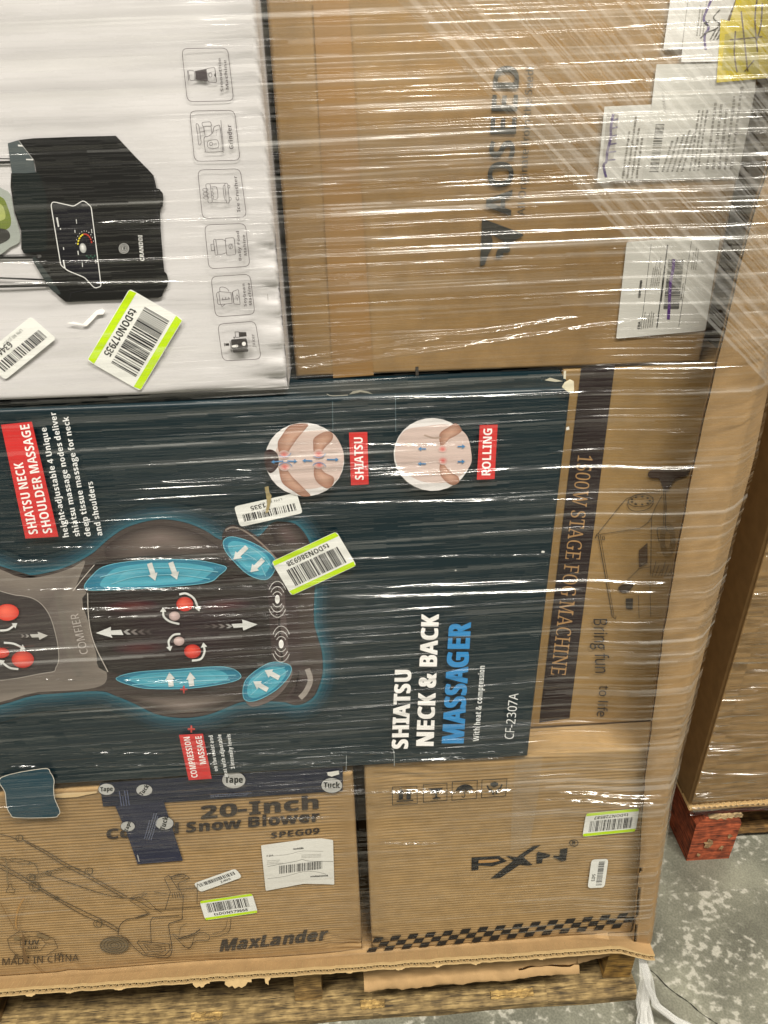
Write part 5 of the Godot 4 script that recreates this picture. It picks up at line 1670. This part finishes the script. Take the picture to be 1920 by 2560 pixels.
	var across := Vector3(-along.y, along.x, 0.0)
	if across.y < 0.0:
		across = -across
	var rng := RandomNumberGenerator.new()
	rng.seed = 29
	var slants := []
	for k in 20:
		slants.append([pow(rng.randf(), 1.1) * 0.36, rng.randf_range(0.0009, 0.0018), rng.randf_range(0.0008, 0.0020)])
	var drows := 520
	var dcols := 40
	var dv := PackedVector3Array()
	var inside := PackedByteArray()
	for r in drows:
		for c in dcols:
			var p := a + along * (c * 0.0145 - 0.02) + across * (r * 0.0008)
			var h := n1.get_noise_2d(c * 0.02 + 7.0, r * 0.0008 * 120.0 + 40.0) * 0.0026 + n2.get_noise_2d(c * 0.05 + 3.0, r * 0.0008 * 300.0) * 0.0010
			var s := r * 0.0008
			var band := 0.0
			for g in slants:
				var u: float = (s - g[0] - n3.get_noise_1d(c * 0.3 + g[0] * 90.0) * 0.0012) / g[1]
				if absf(u) < 3.0:
					band += g[2] * exp(-u * u) * smoothstep(-0.5, 0.1, n3.get_noise_1d(c * 0.12 + g[0] * 500.0))
			band += exp(-pow((r * 0.0008 - 0.006) / 0.0028, 2.0)) * 0.0024 + exp(-pow((r * 0.0008 - 0.016) / 0.002, 2.0)) * 0.0016
			var fx := fold_x(p.y)
			var z := 0.0300 + smoothstep(table(post_left, p.y) - 0.12, table(post_left, p.y) - 0.005, p.x) * 0.0115
			if p.x > fx:
				z -= (p.x - fx) * 1.05
			dv.append(Vector3(p.x, p.y, z + h * 1.1 + band))
			inside.append(1 if p.x < table(post_right, p.y) - 0.002 and p.y < 1.47 else 0)
	var dk := keep_pleats(dv, drows, dcols, 0.20)
	for i in dk.size():
		if inside[i] == 0:
			dk[i] = 0
	grid_node("film_sheet", o, drows, dcols, dv, PackedVector2Array(), dense, dk)
	wrap_tail(o)

func wrap_tail(o: Node3D) -> void:
	# the bunched end of the film, hanging from the corner onto the floor
	var m := StandardMaterial3D.new()
	m.albedo_color = Color(0.9, 0.9, 0.89, 0.22)
	m.transparency = BaseMaterial3D.TRANSPARENCY_ALPHA
	m.roughness = 0.26
	var rng := RandomNumberGenerator.new()
	rng.seed = 17
	var strands := []
	for k in 5:
		var d := func() -> Vector3: return Vector3(rng.randf_range(-1, 1), rng.randf_range(-0.4, 0.4), rng.randf_range(-1, 1)) * 0.007
		strands.append([Vector3(0.432, 0.142, 0.042) + d.call() * 0.4, Vector3(0.440, 0.10, 0.056) + d.call(), Vector3(0.441, 0.05, 0.064) + d.call() * 1.4, Vector3(0.444, 0.014, 0.085) + d.call() * 1.6, Vector3(0.452 + k * 0.004, 0.008, 0.16) + d.call(), 0.003, rng.randf_range(0.006, 0.011)])
	for k in 3:
		var d := func() -> Vector3: return Vector3(rng.randf_range(-1, 1), rng.randf_range(-0.4, 0.4), rng.randf_range(-1, 1)) * 0.005
		strands.append([Vector3(0.433, 0.140, 0.044) + d.call() * 0.4, Vector3(0.448, 0.09, 0.060) + d.call(), Vector3(0.460, 0.045, 0.070) + d.call(), Vector3(0.50, 0.012, 0.085) + d.call(), Vector3(0.58, 0.008, 0.125) + d.call(), 0.003, rng.randf_range(0.004, 0.008)])
	for s in strands:
		var c := Curve3D.new()
		for i in 5:
			var d := Vector3.ZERO
			if i > 0 and i < 4:
				d = (s[i + 1] - s[i - 1]) * 0.18
			c.add_point(s[i], -d, d)
		var len_ := c.get_baked_length()
		var rings := 44
		var sides := 26
		var v := PackedVector3Array()
		var ph := []
		for k in sides:
			ph.append(rng.randf_range(0.62, 1.25))
		var nz := noise(1.0, rng.randi() % 1000, 2)
		for r in rings:
			var t := float(r) / (rings - 1)
			var p := c.sample_baked(t * len_)
			var q := c.sample_baked(minf(t * len_ + 0.004, len_)) - c.sample_baked(maxf(t * len_ - 0.004, 0.0))
			var dir := q.normalized()
			var sx := dir.cross(Vector3(0, 0.3, 1)).normalized()
			var sy := sx.cross(dir).normalized()
			var rad: float = lerpf(s[5], s[6], t)
			for k in sides + 1:
				var kk := k % sides
				var ang := TAU * kk / sides + t * 1.2
				var rr: float = rad * ph[kk] * (1.0 + 0.25 * nz.get_noise_2d(kk * 3.0, t * 6.0))
				v.append(p + sx * cos(ang) * rr + sy * sin(ang) * rr * 0.5)
		grid_tube(o, "film_tail", rings, sides + 1, v, m)

func grid_tube(parent: Node3D, called: String, rings: int, cols: int, v: PackedVector3Array, m: Material) -> void:
	var s := Solid.new()
	for r in rings - 1:
		var mid := Vector3.ZERO
		for c in cols:
			mid += (v[r * cols + c] + v[(r + 1) * cols + c]) / (2.0 * cols)
		for c in cols - 1:
			var a := v[r * cols + c]
			var b := v[r * cols + c + 1]
			var d := v[(r + 1) * cols + c + 1]
			var e := v[(r + 1) * cols + c]
			s.quad(a, b, d, e, (a + d) * 0.5 - mid)
	solid(called, parent, s, m)
